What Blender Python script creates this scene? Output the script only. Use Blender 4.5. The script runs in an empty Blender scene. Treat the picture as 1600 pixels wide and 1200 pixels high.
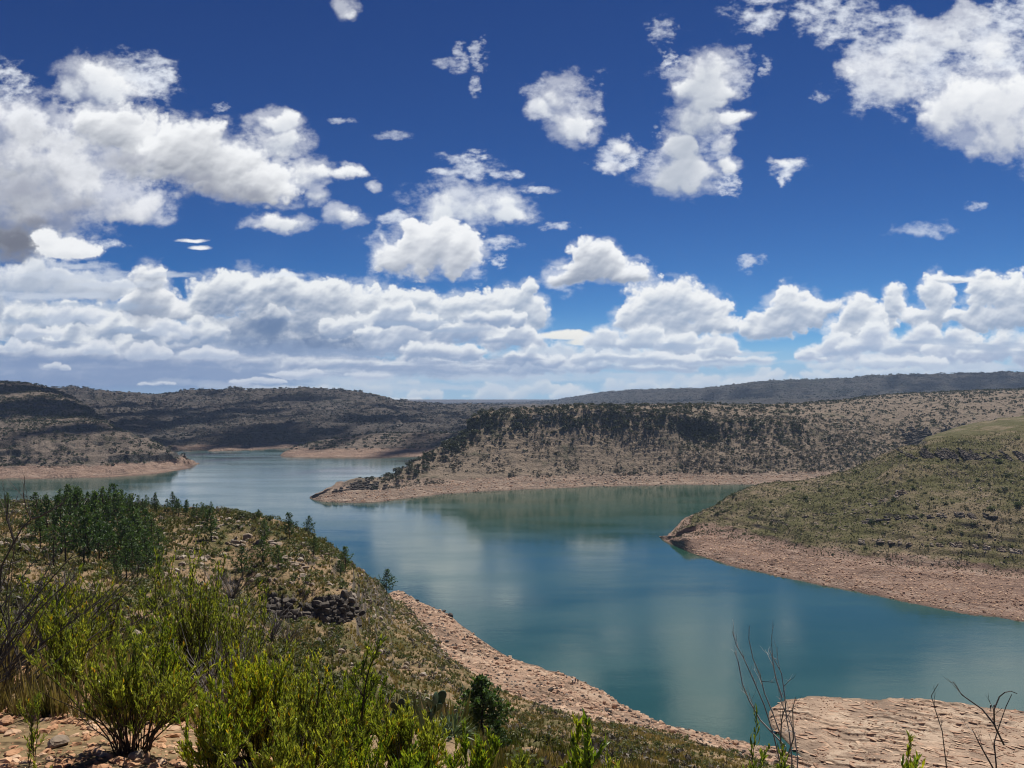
CLOUD_STRENGTH, SUN_STRENGTH, HAZE, EXPO, SKY_K = .84, 5.0, 5.5e-5, .28, .80
import math, time, random
import numpy as np
_T0 = time.time()

# ------------------------------------------------------------------ numpy noise
_rng = np.random.RandomState(7)
_PERM = _rng.permutation(4096).astype(np.int32)
_GA = _rng.rand(4096).astype(np.float32) * (2 * np.pi)
_GX, _GY = np.cos(_GA), np.sin(_GA)
_R1, _R2 = _rng.rand(4096).astype(np.float32), _rng.rand(4096).astype(np.float32)


def _hash(ix, iy, seed):
    return _PERM[(_PERM[(ix + seed * 131) & 4095] + iy) & 4095]


def perlin(x, y, seed=0):
    x = np.asarray(x, np.float32); y = np.asarray(y, np.float32)
    x0 = np.floor(x); y0 = np.floor(y)
    ix = x0.astype(np.int32); iy = y0.astype(np.int32)
    fx = x - x0; fy = y - y0
    u = fx * fx * fx * (fx * (fx * 6 - 15) + 10); v = fy * fy * fy * (fy * (fy * 6 - 15) + 10)
    def g(dx, dy):
        h = _hash(ix + dx, iy + dy, seed)
        return _GX[h] * (fx - dx) + _GY[h] * (fy - dy)
    a = g(0, 0); a = a + u * (g(1, 0) - a)
    b = g(0, 1); b = b + u * (g(1, 1) - b)
    return (a + v * (b - a)) * 1.5


def fbm(x, y, octv=5, seed=0, gain=0.5, lac=2.03):
    t = np.zeros(np.broadcast(x, y).shape, np.float32); a = 1.0; n = 0.0; s = 1.0
    for o in range(octv):
        t += a * perlin(x * s + 17.3 * o, y * s - 9.1 * o, seed + o)
        n += a; a *= gain; s *= lac
    return t / n


def worley(x, y, seed=0):
    """distance to the nearest random point, about 0..1"""
    x0 = np.floor(x); y0 = np.floor(y)
    ix = x0.astype(np.int32); iy = y0.astype(np.int32)
    fx = (x - x0).astype(np.float32); fy = (y - y0).astype(np.float32)
    d = np.full(fx.shape, 9.0, np.float32)
    for dx in (-1, 0, 1):
        for dy in (-1, 0, 1):
            h = _hash(ix + dx, iy + dy, seed)
            d = np.minimum(d, (_R1[h] + dx - fx) ** 2 + (_R2[h] + dy - fy) ** 2)
    return np.sqrt(d)


def sstep(a, b, x):
    t = np.clip((x - a) / (b - a), 0, 1)
    return t * t * (3 - 2 * t)
# ------------------------------------------------------------------ the clouded sky, as a picture of directions
SX0, SX1, SY0, SY1, SS = -420, 2020, -330, 660, 1.15      # the stretch of sky that is computed, in units of 1/1331 of a forward step
SKW, SKH = int((SX1 - SX0) * SS), int((SY1 - SY0) * SS)


def blur_y(a, k):
    k = max(1, int(k)); c = np.cumsum(np.pad(a, ((k + 1, k), (0, 0)), mode='edge').astype(np.float64), axis=0)
    return ((c[2 * k + 1:] - c[:-2 * k - 1]) / (2 * k + 1)).astype(np.float32)


def blur(a, k):
    return blur_y(blur_y(blur_y(blur_y(a, k).T, k).T, k).T, k).T


def make_sky():
    X, Y = np.meshgrid(SX0 + (np.arange(SKW, dtype=np.float32) + .5) / SS, SY0 + (np.arange(SKH, dtype=np.float32) + .5) / SS)
    out = np.zeros((SKH, SKW, 4), np.float32)       # straight alpha
    f1, f2 = fbm(X / 70, Y / 62, 7, 3, .58), fbm(X / 70 + 31, Y / 62 + 7, 7, 11, .58)
    g1 = fbm(X / 17 + 3, Y / 15, 5, 21, .66)
    p1, p2 = X + 11 * f1 + 2.2 * g1, Y + 11 * f2
    def puffs(a, b, s):
        w = [1 - worley(p1 / a / k + s * j, p2 / b / k + 7 * j, s + 3 * j) for j, k in enumerate((1, .48, .23))]
        return (.50 * w[0] + .31 * w[1] + .19 * w[2] - .52) / .17
    PUFF, FINE = puffs(46, 40, 5), puffs(24, 19, 15)
    wn = fbm(X / 40 + 3, Y / 24 + 9, 7, 33, .64)
    wr = 1 - 2.4 * np.abs(fbm(X / 56 + 13, Y / 36 + 2, 6, 44, .6))
    rnd = random.Random(4)

    def comp(sl, col, al):
        o = out[sl]
        a0 = o[..., 3]; na = al + a0 * (1 - al)
        d = np.maximum(na, 1e-5)
        for c in range(3):
            o[..., c] = (col[c] * al + o[..., c] * a0 * (1 - al)) / d
        o[..., 3] = na

    def window(ells, mg):
        x0 = min(e[0] - 1.35 * e[2] for e in ells) - mg; x1 = max(e[0] + 1.35 * e[2] for e in ells) + mg
        y0 = min(e[1] - 1.35 * e[3] for e in ells) - mg; y1 = max(e[1] + 1.35 * e[3] for e in ells) + mg
        j0, j1 = max(0, int((y0 - SY0) * SS)), min(SKH, int((y1 - SY0) * SS) + 1)
        i0, i1 = max(0, int((x0 - SX0) * SS)), min(SKW, int((x1 - SX0) * SS) + 1)
        return None if j1 - j0 < 4 or i1 - i0 < 4 else (slice(j0, j1), slice(i0, i1))

    def ell_field(sl, ells, warp, sm=.30):
        wx, wy = X[sl] + warp * f1[sl], Y[sl] + warp * f2[sl]
        F = np.full(wx.shape, -3.0, np.float32)
        for e in ells:
            cx, cy, rx, ry = e[:4]; low = e[4] if len(e) > 4 else .72
            x = (wx - cx) / rx; y = (wy - cy) / ry
            y = np.where(y > 0, y / low, y)
            v = np.maximum(1 - (x * x + y * y), -3)
            h = np.clip(.5 + .5 * (v - F) / sm, 0, 1)
            F = F + (v - F) * h + sm * h * (1 - h)
        return F

    def cumulus(ells, warp=14, puff=.26, fine=0., edge=(.0, .30), tau=46, dark=(.30, .335, .40), lit=(.93, .94, .95), relief=1.0,
                opac=1.0, rough=.13, sdx=.35, fog=0.0, fogc=(.50, .62, .74), fray=.5, mott=.3):
        sl = window(ells, 26)
        if sl is None: return
        F = ell_field(sl, ells, warp)
        pf, fn, gg, ff, w0, w1 = PUFF[sl], FINE[sl], g1[sl], f2[sl], wn[sl], wr[sl]
        N = puff * pf + fine * fn + rough * gg + .16 * ff
        D = F + N * np.clip(1.25 - .55 * F, .3, 1.3)
        ew = (edge[1] + .12) * (1 + 2.6 * np.clip(f1[sl] + .15, 0, .6)) + edge[0]
        al = sstep(edge[0], np.maximum(ew, edge[0] + .05), D)
        # ragged thin cloud round the body
        fr_ = sstep(.0, 1.15, F * .72 + 1.0 * w0 + .45 * w1 + .16) * fray
        al = np.maximum(al, fr_) * opac * sstep(-1.1, -.35, F)
        t = np.clip(D, 0, .9) * sstep(.0, .2, al)
        m = np.zeros_like(t); dec = math.exp(-1 / (tau * SS)); acc = np.zeros(t.shape[1], np.float32); fr = 0.0
        for j in range(t.shape[0]):                  # cloud between each place and the light above
            fr += sdx
            if fr >= 1: acc = np.roll(acc, -1); acc[-1] = 0; fr -= 1
            acc = acc * dec + t[j]
            m[j] = acc
        m = blur(m, 1 + tau * .05) / (tau * SS)
        light = np.exp(-2.3 * np.maximum(m - .05 + mott * .32 * ff - mott * .10 * w0, 0))
        hgt = 24 * np.sqrt(np.clip(D, 0, 1.3)) + (puff * pf + .7 * fine * fn) * 12
        ha = blur(hgt + 3 * gg, 1.5); hb = blur(hgt, 5)
        gy, gx = np.gradient(ha * SS); hy, hx = np.gradient(hb * SS)
        r1 = np.clip((-gx * -.30 + gy * .8), -1.2, 1.2); r2 = np.clip((-hx * -.30 + hy * .9), -1.2, 1.2)
        s = .40 + .58 * light + relief * (.065 * r1 + .15 * r2) * (.45 + .75 * light)
        s = s + (np.maximum(s, .80) - s) * sstep(.6, .0, D) * .55      # thin edges let the light through
        s = np.clip(s, 0, 1)
        u = sstep(.30, 1.0, s)
        comp(sl, [(dark[c] + (lit[c] - dark[c]) * u) * (1 - fog) + fogc[c] * fog for c in range(3)], al)

    def wisp(ells, warp=26, opac=.85, col=(.84, .88, .94)):
        for e in ells:
            sl = window([e], 30)
            if sl is None: continue
            F = ell_field(sl, [tuple(e[:4]) + (1.0,)], warp * min(1.6, max(.35, e[3] / 18)))
            k = min(1.0, max(.34, e[2] / 48))                 # small shreds are torn on a small scale
            w = fbm(X[sl] / (40 * k) + e[0], Y[sl] / (21 * k) + e[1], 6, 33, .62); r = 1 - 2.4 * np.abs(fbm(X[sl] / (52 * k) + 13 + e[1], Y[sl] / (32 * k) + 2, 6, 44, .6))
            D = F * .50 + 1.0 * w + .42 * r - .16
            comp(sl, col, np.clip(sstep(.0, 1.05, D), 0, 1) * sstep(-.95, .2, F) * opac)

    def streak(ells, col, opac=.8, lo=-.1, hi=.9):
        for e in ells:
            sl = window([e], 34)
            if sl is None: continue
            F = ell_field(sl, [tuple(e[:4]) + (1.0,)], 10)
            q = fbm(X[sl] / 60 + e[0], Y[sl] / 9 + e[1], 5, 61, .6)
            comp(sl, col, sstep(lo, hi, F * .75 + .8 * q + .25 * wn[sl]) * sstep(-.9, .0, F) * opac)

    def heap(x, y, w, h, n=7, **kw):
        """one heaped cloud standing on a flat base at y, w wide and h tall"""
        es = [(x, y - h * .18, w * .50, h * .30, .55)]
        for i in range(n):
            u = rnd.uniform(-1, 1); top = (1 - abs(u) ** 1.7) * h * rnd.uniform(.62, 1.0)
            r = w * rnd.uniform(.13, .24)
            es.append((x + u * w * .40, y - max(top - r * .6, h * .15), r, min(r * .85, h * .5), .9))
        cumulus(es, **kw)

    # --- far pale band above the ridges
    whole = (slice(None), slice(None))
    a = sstep(470, 610, Y) * (.55 + .45 * sstep(-.3, .4, fbm(X / 300, Y / 26, 4, 50)))
    comp(whole, (.36, .55, .74), a * .42)
    comp(whole, (.33, .53, .72), sstep(520, 600, Y) * .88)
    # grey-blue rain shade on the left
    a = sstep(505, 560, Y) * sstep(680, 330, X + 90 * f1) * sstep(640, 580, Y + 14 * f2)
    comp(whole, (.14, .215, .43), a * .85)
    far = dict(warp=8, puff=.10, fine=.22, edge=(0, .5), tau=22, dark=(.44, .55, .68), lit=(.86, .88, .87), opac=.85, fog=.22, relief=.6)
    for x, y, w, h in [(660, 622, 60, 24), (620, 628, 90, 14), (560, 612, 120, 26), (500, 616, 90, 16), (775, 624, 90, 28), (850, 616, 90, 30), (905, 622, 90, 22), (1000, 612, 110, 30), (1080, 610, 90, 32),
                       (1175, 604, 90, 44), (1120, 606, 80, 26), (1215, 602, 90, 24), (1280, 592, 60, 18), (1330, 590, 110, 26), (1420, 588, 110, 28), (1510, 584, 110, 26), (1590, 582, 110, 30), (1700, 580, 120, 30),
                       (430, 612, 110, 18), (85, 574, 34, 10), (270, 598, 70, 8), (350, 604, 90, 14), (-100, 606, 160, 18), (1850, 585, 160, 36), (640, 600, 36, 10), (1290, 574, 50, 14)]:
        heap(x, y, w, h, 6, **far)
    cumulus([(885, 526, 50, 12, .5), (925, 536, 46, 9, .5)], warp=5, puff=.04, fine=.04, rough=.05, edge=(0, .2), dark=(.74, .74, .70), lit=(.95, .93, .86), relief=.3, fray=0)
    # the bank: row behind row, the nearer ones higher and larger
    lo = dict(warp=12, puff=.14, fine=.20, edge=(-.05, .45), tau=17, dark=(.225, .325, .51), lit=(.86, .885, .91), fog=.10, opac=.95, relief=.9)
    lor = dict(lo, dark=(.36, .46, .62), lit=(.88, .90, .91))
    for i in range(30):
        x = -300 + i * 46 + rnd.uniform(-25, 25)
        if x > 880: break
        heap(x, 590 + rnd.uniform(-10, 4) - 10 * (x > 300), rnd.choice((60, 90, 130, 210, 260)) * rnd.uniform(.8, 1.2), rnd.choice((18, 28, 40, 56)) * rnd.uniform(.8, 1.2), 9, **lo)
    for i in range(22):
        x = 880 + i * 46 + rnd.uniform(-25, 25)
        if 1165 < x < 1250: continue
        heap(x, 578 + rnd.uniform(-12, 6) - .02 * (x - 900), rnd.choice((50, 80, 120, 190)) * rnd.uniform(.8, 1.2), rnd.choice((16, 26, 40, 50)) * rnd.uniform(.8, 1.2), 9, **lor)
    # flat stratus on the far left
    cumulus([(60, 440, 130, 34, .9), (140, 455, 110, 22, .8), (-80, 450, 150, 50), (20, 490, 120, 40, .9), (120, 505, 110, 34, .8), (215, 505, 60, 22, .8)],
            warp=18, puff=.08, fine=.10, edge=(-.1, .5), tau=26, dark=(.33, .40, .53), lit=(.84, .87, .91), fog=.05, relief=.6, mott=1.0)
    mid = dict(warp=12, puff=.16, fine=.18, edge=(-.02, .34), tau=24, dark=(.25, .335, .49), lit=(.90, .92, .93), relief=1.0, mott=.7)
    for x, y, w, h in [(30, 530, 190, 60), (-120, 540, 240, 80), (150, 545, 190, 56), (95, 500, 130, 40), (250, 552, 170, 60), (205, 522, 120, 44), (330, 545, 130, 60), (-20, 560, 160, 40), (120, 562, 120, 34), (300, 572, 150, 36)]:
        heap(x, y, w, h, 8, **mid)
    # main heaps of the bank, left of the gap
    cumulus([(235, 440, 32, 30, 1.), (250, 474, 42, 28, .9), (215, 478, 34, 24, .8), (290, 486, 36, 24, .7)], warp=11, puff=.18, fine=.14, edge=(-.02, .26), tau=36, dark=(.24, .31, .44), relief=1.1, mott=.5)
    cumulus([(340, 466, 52, 40, .9), (385, 455, 60, 36, 1.0), (440, 460, 76, 36, 1.), (520, 466, 90, 32, 1.), (580, 478, 66, 32, 1.), (420, 515, 100, 46, .7), (520, 515, 110, 42, .7), (610, 480, 56, 26, .8)],
            warp=13, puff=.18, fine=.14, edge=(-.02, .26), tau=40, dark=(.165, .245, .40), lit=(.90, .92, .93), relief=1.1, mott=.6)
    for x, y, w, h in [(480, 545, 150, 34), (300, 530, 110, 40), (560, 522, 120, 42), (430, 500, 60, 26), (590, 548, 130, 36), (370, 566, 160, 24), (520, 572, 170, 24)]:
        heap(x, y, w, h, 8, **dict(mid, dark=(.24, .33, .50), opac=.93))
    cumulus([(660, 470, 40, 22, .9), (720, 480, 70, 28, .8), (790, 478, 55, 30, .8), (828, 448, 17, 16, 1.), (838, 490, 24, 34, .8), (700, 508, 100, 24, .7), (800, 512, 56, 22, .6)],
            warp=10, puff=.16, fine=.20, edge=(-.02, .28), tau=24, dark=(.30, .385, .53), lit=(.90, .92, .93), relief=1.0, mott=.6)
    for x, y, w, h in [(640, 540, 150, 46), (740, 528, 130, 36), (800, 545, 120, 40), (700, 556, 150, 30), (830, 566, 100, 26), (620, 505, 110, 36), (770, 505, 90, 28)]:
        heap(x, y, w, h, 8, **dict(mid, tau=17, dark=(.27, .36, .53)))
    # main heaps, right of the gap
    rt = dict(warp=9, puff=.16, fine=.20, edge=(-.02, .26), tau=30, dark=(.31, .39, .53), lit=(.93, .94, .94), relief=1.1, mott=.5)
    cumulus([(1020, 470, 45, 38, .9), (1060, 465, 50, 34, .9), (1095, 485, 45, 34, .8), (990, 500, 35, 34, .8), (1040, 515, 70, 30, .7), (1120, 512, 44, 20, .7)], **rt)
    for x, y, w, h in [(950, 548, 80, 44), (1010, 545, 100, 44), (1080, 548, 110, 40), (1130, 556, 80, 30), (930, 566, 80, 26), (1030, 568, 130, 26)]:
        heap(x, y, w, h, 8, **dict(mid, dark=(.36, .45, .60), tau=18))
    cumulus([(1238, 478, 42, 32, .9), (1210, 508, 48, 30, .7), (1265, 492, 40, 26, .8), (1295, 480, 34, 11, .8), (1190, 520, 36, 18, .7)], **rt)
    cumulus([(1345, 488, 30, 30, .9), (1372, 500, 34, 26, .9), (1330, 515, 40, 22, .8)], **rt)
    cumulus([(1398, 470, 20, 26, 1.), (1425, 490, 26, 16, .9), (1465, 462, 30, 36, 1.), (1452, 500, 34, 24, .8)], **rt)
    for x, y, w, h in [(1310, 556, 100, 40), (1370, 552, 120, 50), (1440, 550, 120, 48), (1270, 562, 60, 22), (1500, 556, 120, 44), (1560, 560, 130, 44), (1420, 570, 130, 26), (1650, 560, 140, 46), (1760, 560, 150, 46), (1880, 560, 150, 50)]:
        heap(x, y, w, h, 8, **dict(mid, dark=(.36, .44, .60), tau=20))
    cumulus([(1540, 455, 36, 36, 1.), (1585, 470, 55, 44, 1.), (1500, 494, 28, 14, .7), (1495, 436, 40, 8, .8), (1640, 460, 60, 50), (1570, 500, 80, 26, .7), (1740, 480, 90, 60), (1860, 470, 90, 60), (1960, 460, 90, 60)], **dict(rt, tau=42))
    # long flat grey bases and thin veils through the bank
    B1, B2, B3 = (.255, .345, .52), (.36, .46, .62), (.62, .70, .79)
    streak([(430, 545, 130, 20), (540, 552, 110, 14), (300, 548, 60, 10), (70, 566, 150, 12), (230, 578, 150, 9), (640, 572, 150, 9), (780, 562, 90, 7), (760, 533, 80, 6), (400, 585, 220, 8), (90, 535, 60, 7), (-80, 560, 120, 14)], B1, .85)
    streak([(650, 505, 70, 7), (720, 517, 60, 5), (150, 480, 120, 7), (60, 500, 90, 7), (215, 515, 60, 6), (1060, 540, 70, 7), (1110, 566, 80, 5), (970, 562, 60, 6), (1380, 545, 60, 6), (1470, 532, 80, 7), (1560, 540, 90, 8), (1300, 552, 50, 5), (1620, 552, 90, 7), (1010, 578, 110, 5)], B2, .75)
    streak([(880, 548, 130, 7), (800, 590, 160, 10), (1000, 590, 160, 9), (560, 594, 140, 9), (1160, 552, 70, 4), (1150, 568, 90, 4), (1330, 568, 120, 7), (1500, 574, 160, 8), (300, 598, 160, 5), (700, 604, 160, 8)], B3, .7)
    streak([(120, 430, 110, 9), (180, 446, 100, 6), (60, 462, 130, 8), (130, 413, 60, 5), (260, 430, 50, 5)], (.62, .68, .78), .8)
    cumulus([(410, 505, 62, 30, 1.2), (445, 532, 95, 22, 1.), (520, 540, 60, 12, 1.)], warp=22, puff=.06, fine=.04, edge=(-.1, 1.1), tau=10, dark=(.115, .19, .345), lit=(.155, .235, .385), relief=.3, opac=1.0, fray=.3)
    cumulus([(228, 492, 34, 20, 1.1)], warp=18, puff=.06, fine=.05, edge=(-.1, 1.1), tau=10, dark=(.30, .35, .46), lit=(.45, .50, .60), relief=.3, opac=.8, fray=.3)
    # thin cloud, wisps
    wisp([(730, 256, 46, 22), (745, 240, 20, 12), (700, 270, 40, 7), (785, 272, 30, 8), (840, 298, 34, 6), (872, 353, 34, 8), (790, 380, 34, 12), (782, 409, 16, 12), (705, 400, 40, 20), (628, 340, 55, 12)], opac=.8)
    wisp([(702, 98, 34, 9), (722, 84, 9, 20), (748, 82, 12, 26), (738, 106, 10, 18), (716, 110, 16, 8), (738, 138, 12, 13), (618, 210, 32, 9), (536, 188, 22, 6), (343, 166, 16, 10), (1028, 52, 22, 20), (1526, 322, 20, 8), (1440, 360, 52, 14), (1176, 408, 22, 18), (1196, 105, 14, 16), (1282, 150, 14, 9)], opac=.55)
    wisp([(20, 118, 34, 26), (20, 150, 40, 14), (1180, 14, 44, 34), (1290, 20, 54, 40), (1345, 30, 50, 34), (1590, 30, 60, 40), (1560, 90, 60, 34), (160, 384, 40, 8), (1230, 255, 30, 14), (1228, 276, 14, 16), (450, 430, 40, 4)], opac=.85)
    lens = dict(warp=5, puff=.02, fine=.02, rough=.05, edge=(0, .8), dark=(.6, .65, .72), relief=.2, fray=0)
    cumulus([(300, 376, 30, 4, .8)], **lens); cumulus([(312, 388, 22, 6, .6)], **lens)
    # blue rain shade low on the left, with a few bright small heaps before it
    a = sstep(528, 572, Y + 14 * f2 + 10 * wn) * sstep(640, 180, X + 120 * f1) * sstep(622, 596, Y)
    comp(whole, (.165, .25, .455), a * .72)
    pf_ = dict(warp=9, puff=.16, fine=.20, edge=(-.02, .36), tau=15, dark=(.46, .54, .68), lit=(.88, .90, .93), relief=.8, opac=.82)
    for x, y, w, h in [(88, 574, 40, 12), (150, 548, 70, 22), (60, 524, 80, 26), (225, 556, 80, 24), (20, 545, 60, 18), (330, 556, 90, 20), (265, 520, 80, 26), (120, 498, 90, 26), (395, 596, 90, 10), (250, 602, 60, 6), (470, 586, 110, 14), (585, 588, 90, 14)]:
        heap(x, y, w, h, 8, **pf_)
    # single heaps
    wisp([(610, 400, 40, 44), (735, 400, 30, 36), (880, 432, 34, 18), (990, 424, 30, 20), (842, 165, 30, 40), (912, 170, 26, 46), (1060, 110, 28, 36), (1150, 120, 26, 40), (1130, 230, 34, 50), (735, 316, 106, 40), (1228, 258, 30, 18), (1030, 245, 24, 30)], opac=.5, warp=34)
    cumulus([(735, 322, 84, 34, .7), (790, 336, 44, 16, .7), (690, 330, 40, 20, .7)], warp=18, puff=.10, fine=.05, edge=(.0, .75), tau=70, dark=(.50, .56, .65), lit=(.92, .94, .95), relief=.4, opac=.95)
    cumulus([(668, 392, 62, 46, .85), (622, 402, 40, 32, .85), (712, 395, 48, 44, .85), (690, 362, 32, 24, .9), (650, 362, 26, 20, .9)], warp=12, puff=.18, fine=.12, edge=(-.02, .28), tau=64, dark=(.30, .345, .44), relief=.8)
    cumulus([(930, 420, 66, 26, .8), (925, 398, 38, 26, .9), (882, 436, 36, 14, .7), (985, 432, 36, 15, .7), (950, 404, 26, 22, .9)], warp=10, puff=.16, fine=.16, edge=(-.02, .28), tau=34, dark=(.25, .30, .40), relief=.9)
    cumulus([(876, 146, 38, 34, .9), (895, 196, 38, 32, .9), (846, 168, 28, 22, .9), (914, 160, 22, 20, .9), (880, 180, 30, 24, .9)], warp=22, puff=.12, fine=.06, edge=(.0, .75), tau=90, dark=(.48, .53, .62), relief=.6, fray=.45)
    cumulus([(1110, 112, 46, 38, .9), (1082, 142, 36, 26, .9), (1120, 140, 36, 24, .9), (1090, 190, 50, 28, .9), (1142, 184, 34, 12, .8), (1100, 164, 34, 20, .9), (1064, 230, 34, 30, .9), (1064, 274, 62, 36, .9), (1136, 222, 18, 20, .9), (1138, 256, 20, 18, .9)],
            warp=18, puff=.14, fine=.06, edge=(.0, .6), tau=60, dark=(.40, .45, .54), relief=.7, fray=.45)
    wisp([(966, 238, 40, 26), (950, 262, 32, 16), (985, 252, 20, 16), (1140, 290, 20, 24), (1052, 88, 12, 16)], opac=.75)
    sm = dict(warp=16, puff=.12, fine=.10, edge=(0, .9), tau=80, dark=(.6, .64, .7), relief=.5, opac=.9, fray=.55)
    for e in [(958, 262, 20, 9, .9), (972, 236, 22, 12, .9), (540, 14, 20, 20, .9), (1228, 250, 26, 7, .8), (586, 289, 14, 10, .9), (1176, 408, 10, 9, .9)]:
        cumulus([e], **sm)
    # cloud in the top right corner
    wisp([(1390, 110, 90, 70), (1440, 60, 90, 44), (1490, 120, 90, 50), (1560, 60, 80, 50)], opac=.7)
    cumulus([(1370, 112, 52, 40, .9), (1405, 140, 38, 32, .9), (1420, 84, 46, 22, .9), (1480, 54, 54, 30, .9), (1510, 34, 40, 28, .9), (1550, 74, 44, 22, .9), (1330, 110, 26, 20, .9)],
            warp=30, puff=.12, fine=.05, edge=(.0, 1.0), tau=120, dark=(.52, .57, .66), relief=.5, opac=.95, fray=.6)
    cumulus([(1520, 170, 84, 60, .9), (1580, 160, 80, 66, 1.), (1650, 190, 90, 80, 1.), (1560, 215, 70, 40, .9), (1480, 180, 48, 44, .9), (1740, 180, 90, 70)],
            warp=22, puff=.13, fine=.05, edge=(.0, .55), tau=110, dark=(.42, .46, .55), relief=.6, fray=.5)
    # big cloud on the left
    wisp([(215, 122, 60, 34), (240, 135, 44, 20), (255, 120, 30, 12)], opac=.85)
    cumulus([(140, 112, 46, 30, .9), (165, 140, 62, 34, .9), (120, 140, 36, 24, .9)], warp=20, puff=.12, fine=.06, edge=(.0, .65), tau=70, dark=(.46, .51, .60), relief=.6, fray=.45)
    cumulus([(430, 190, 44, 20, .9), (450, 182, 20, 16, .9), (440, 226, 44, 30, .9), (486, 272, 40, 26, .9), (540, 268, 40, 12, .8), (538, 342, 34, 18, .8), (440, 350, 58, 16, .8), (500, 305, 24, 18, .9)],
            warp=20, puff=.13, fine=.06, edge=(.0, .65), tau=60, dark=(.44, .49, .58), relief=.7, fray=.5)
    cumulus([(30, 200, 120, 52, .9), (-60, 240, 150, 90), (90, 270, 160, 70, .9), (40, 330, 130, 60, .8), (180, 320, 90, 36, .7), (-90, 340, 140, 60), (15, 375, 70, 40, .8)],
            warp=26, puff=.08, fine=.03, edge=(-.02, .7), tau=120, dark=(.21, .235, .30), lit=(.86, .875, .91), relief=.45, mott=1.0)
    cumulus([(60, 300, 110, 36, .8), (150, 300, 90, 30, .8), (200, 335, 70, 22, .7), (30, 255, 90, 30, .9)], warp=24, puff=.10, fine=.04, edge=(.0, 1.0), tau=60, dark=(.34, .37, .44), lit=(.88, .89, .92), relief=.45, mott=.8, opac=.85)
    cumulus([(190, 205, 84, 44, .9), (140, 190, 40, 32, .9), (250, 250, 90, 44, .8)], warp=16, puff=.16, fine=.06, edge=(-.02, .36), tau=60, dark=(.26, .29, .36), relief=.75)
    cumulus([(290, 232, 76, 50, .9), (350, 262, 90, 52, .9), (410, 288, 62, 42, .9), (320, 212, 42, 30, .9)],
            warp=16, puff=.16, fine=.06, edge=(-.02, .36), tau=84, dark=(.20, .225, .29), relief=.8)
    belly = dict(warp=26, puff=.05, fine=.03, rough=.12, edge=(-.15, 1.1), tau=14, relief=.3, fray=.25)
    cumulus([(20, 372, 80, 46, .9), (-40, 350, 80, 60), (70, 345, 60, 20, .8)], **dict(belly, dark=(.115, .125, .165), lit=(.30, .31, .37), opac=.92))
    cumulus([(120, 322, 80, 16, .9), (40, 300, 70, 16, .9), (200, 252, 70, 14, .9)], **dict(belly, dark=(.30, .32, .40), lit=(.46, .48, .55), opac=.75))
    cumulus([(345, 300, 66, 20, .8), (300, 282, 50, 14, .9), (395, 308, 40, 12, .8)], **dict(belly, dark=(.24, .26, .33), lit=(.40, .42, .48), opac=.85))
    cumulus([(98, 388, 46, 24, .7), (76, 374, 26, 20, .8), (128, 392, 34, 16, .7)], warp=8, puff=.12, fine=.14, edge=(-.02, .24), tau=90, dark=(.62, .65, .70), relief=.6)
    # beyond the frame: a few more, so that the water and other views have a sky too
    cumulus([(700, -150, 160, 70), (1200, -220, 180, 60), (200, -200, 200, 90)], warp=26, puff=.14, edge=(0, .6), tau=100, dark=(.45, .5, .58), relief=.6)
    cumulus([(1750, -60, 150, 70), (-250, 60, 130, 80), (-300, -180, 160, 80)], warp=26, puff=.14, edge=(0, .6), tau=100, dark=(.45, .5, .58), relief=.6)
    out[..., 3] *= sstep(0, 60, X - SX0) * sstep(0, 60, SX1 - X) * sstep(0, 60, Y - SY0)
    return out
# ------------------------------------------------------------------ scene basics
import bpy, bmesh
from mathutils import Vector, Matrix

scene = bpy.context.scene
COL = scene.collection
FP, HZ, EYE = 1331.0, 622.0, 90.0         # focal length and horizon row of the photograph (1600 wide), eye height over the lake
rnd = random.Random(11)
nrs = np.random.RandomState(5)

cam = bpy.data.cameras.new('camera'); camo = bpy.data.objects.new('camera', cam); COL.objects.link(camo)
camo.location = (0, 0, EYE); camo.rotation_euler = (math.pi / 2, 0, 0)
cam.sensor_width = 36; cam.lens = 36 * FP / 1600; cam.shift_y = (HZ - 600) / 1600
cam.clip_start = .1; cam.clip_end = 90000
scene.camera = camo
scene.view_settings.view_transform = 'Standard'; scene.view_settings.look = 'None'
scene.view_settings.exposure = EXPO; scene.view_settings.gamma = 1
scene.render.film_transparent = False
cy = scene.cycles
cy.use_adaptive_sampling = True; cy.adaptive_threshold = .012
cy.max_bounces = 6; cy.diffuse_bounces = 3; cy.glossy_bounces = 3; cy.transmission_bounces = 3; cy.transparent_max_bounces = 6
cy.filter_width = 1.1; cy.caustics_reflective = False; cy.caustics_refractive = False


def tag(o, label=None, cat=None, group=None, kind=None):
    if label: o['label'] = label
    if cat: o['category'] = cat
    if group: o['group'] = group
    if kind: o['kind'] = kind
    return o


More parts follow.
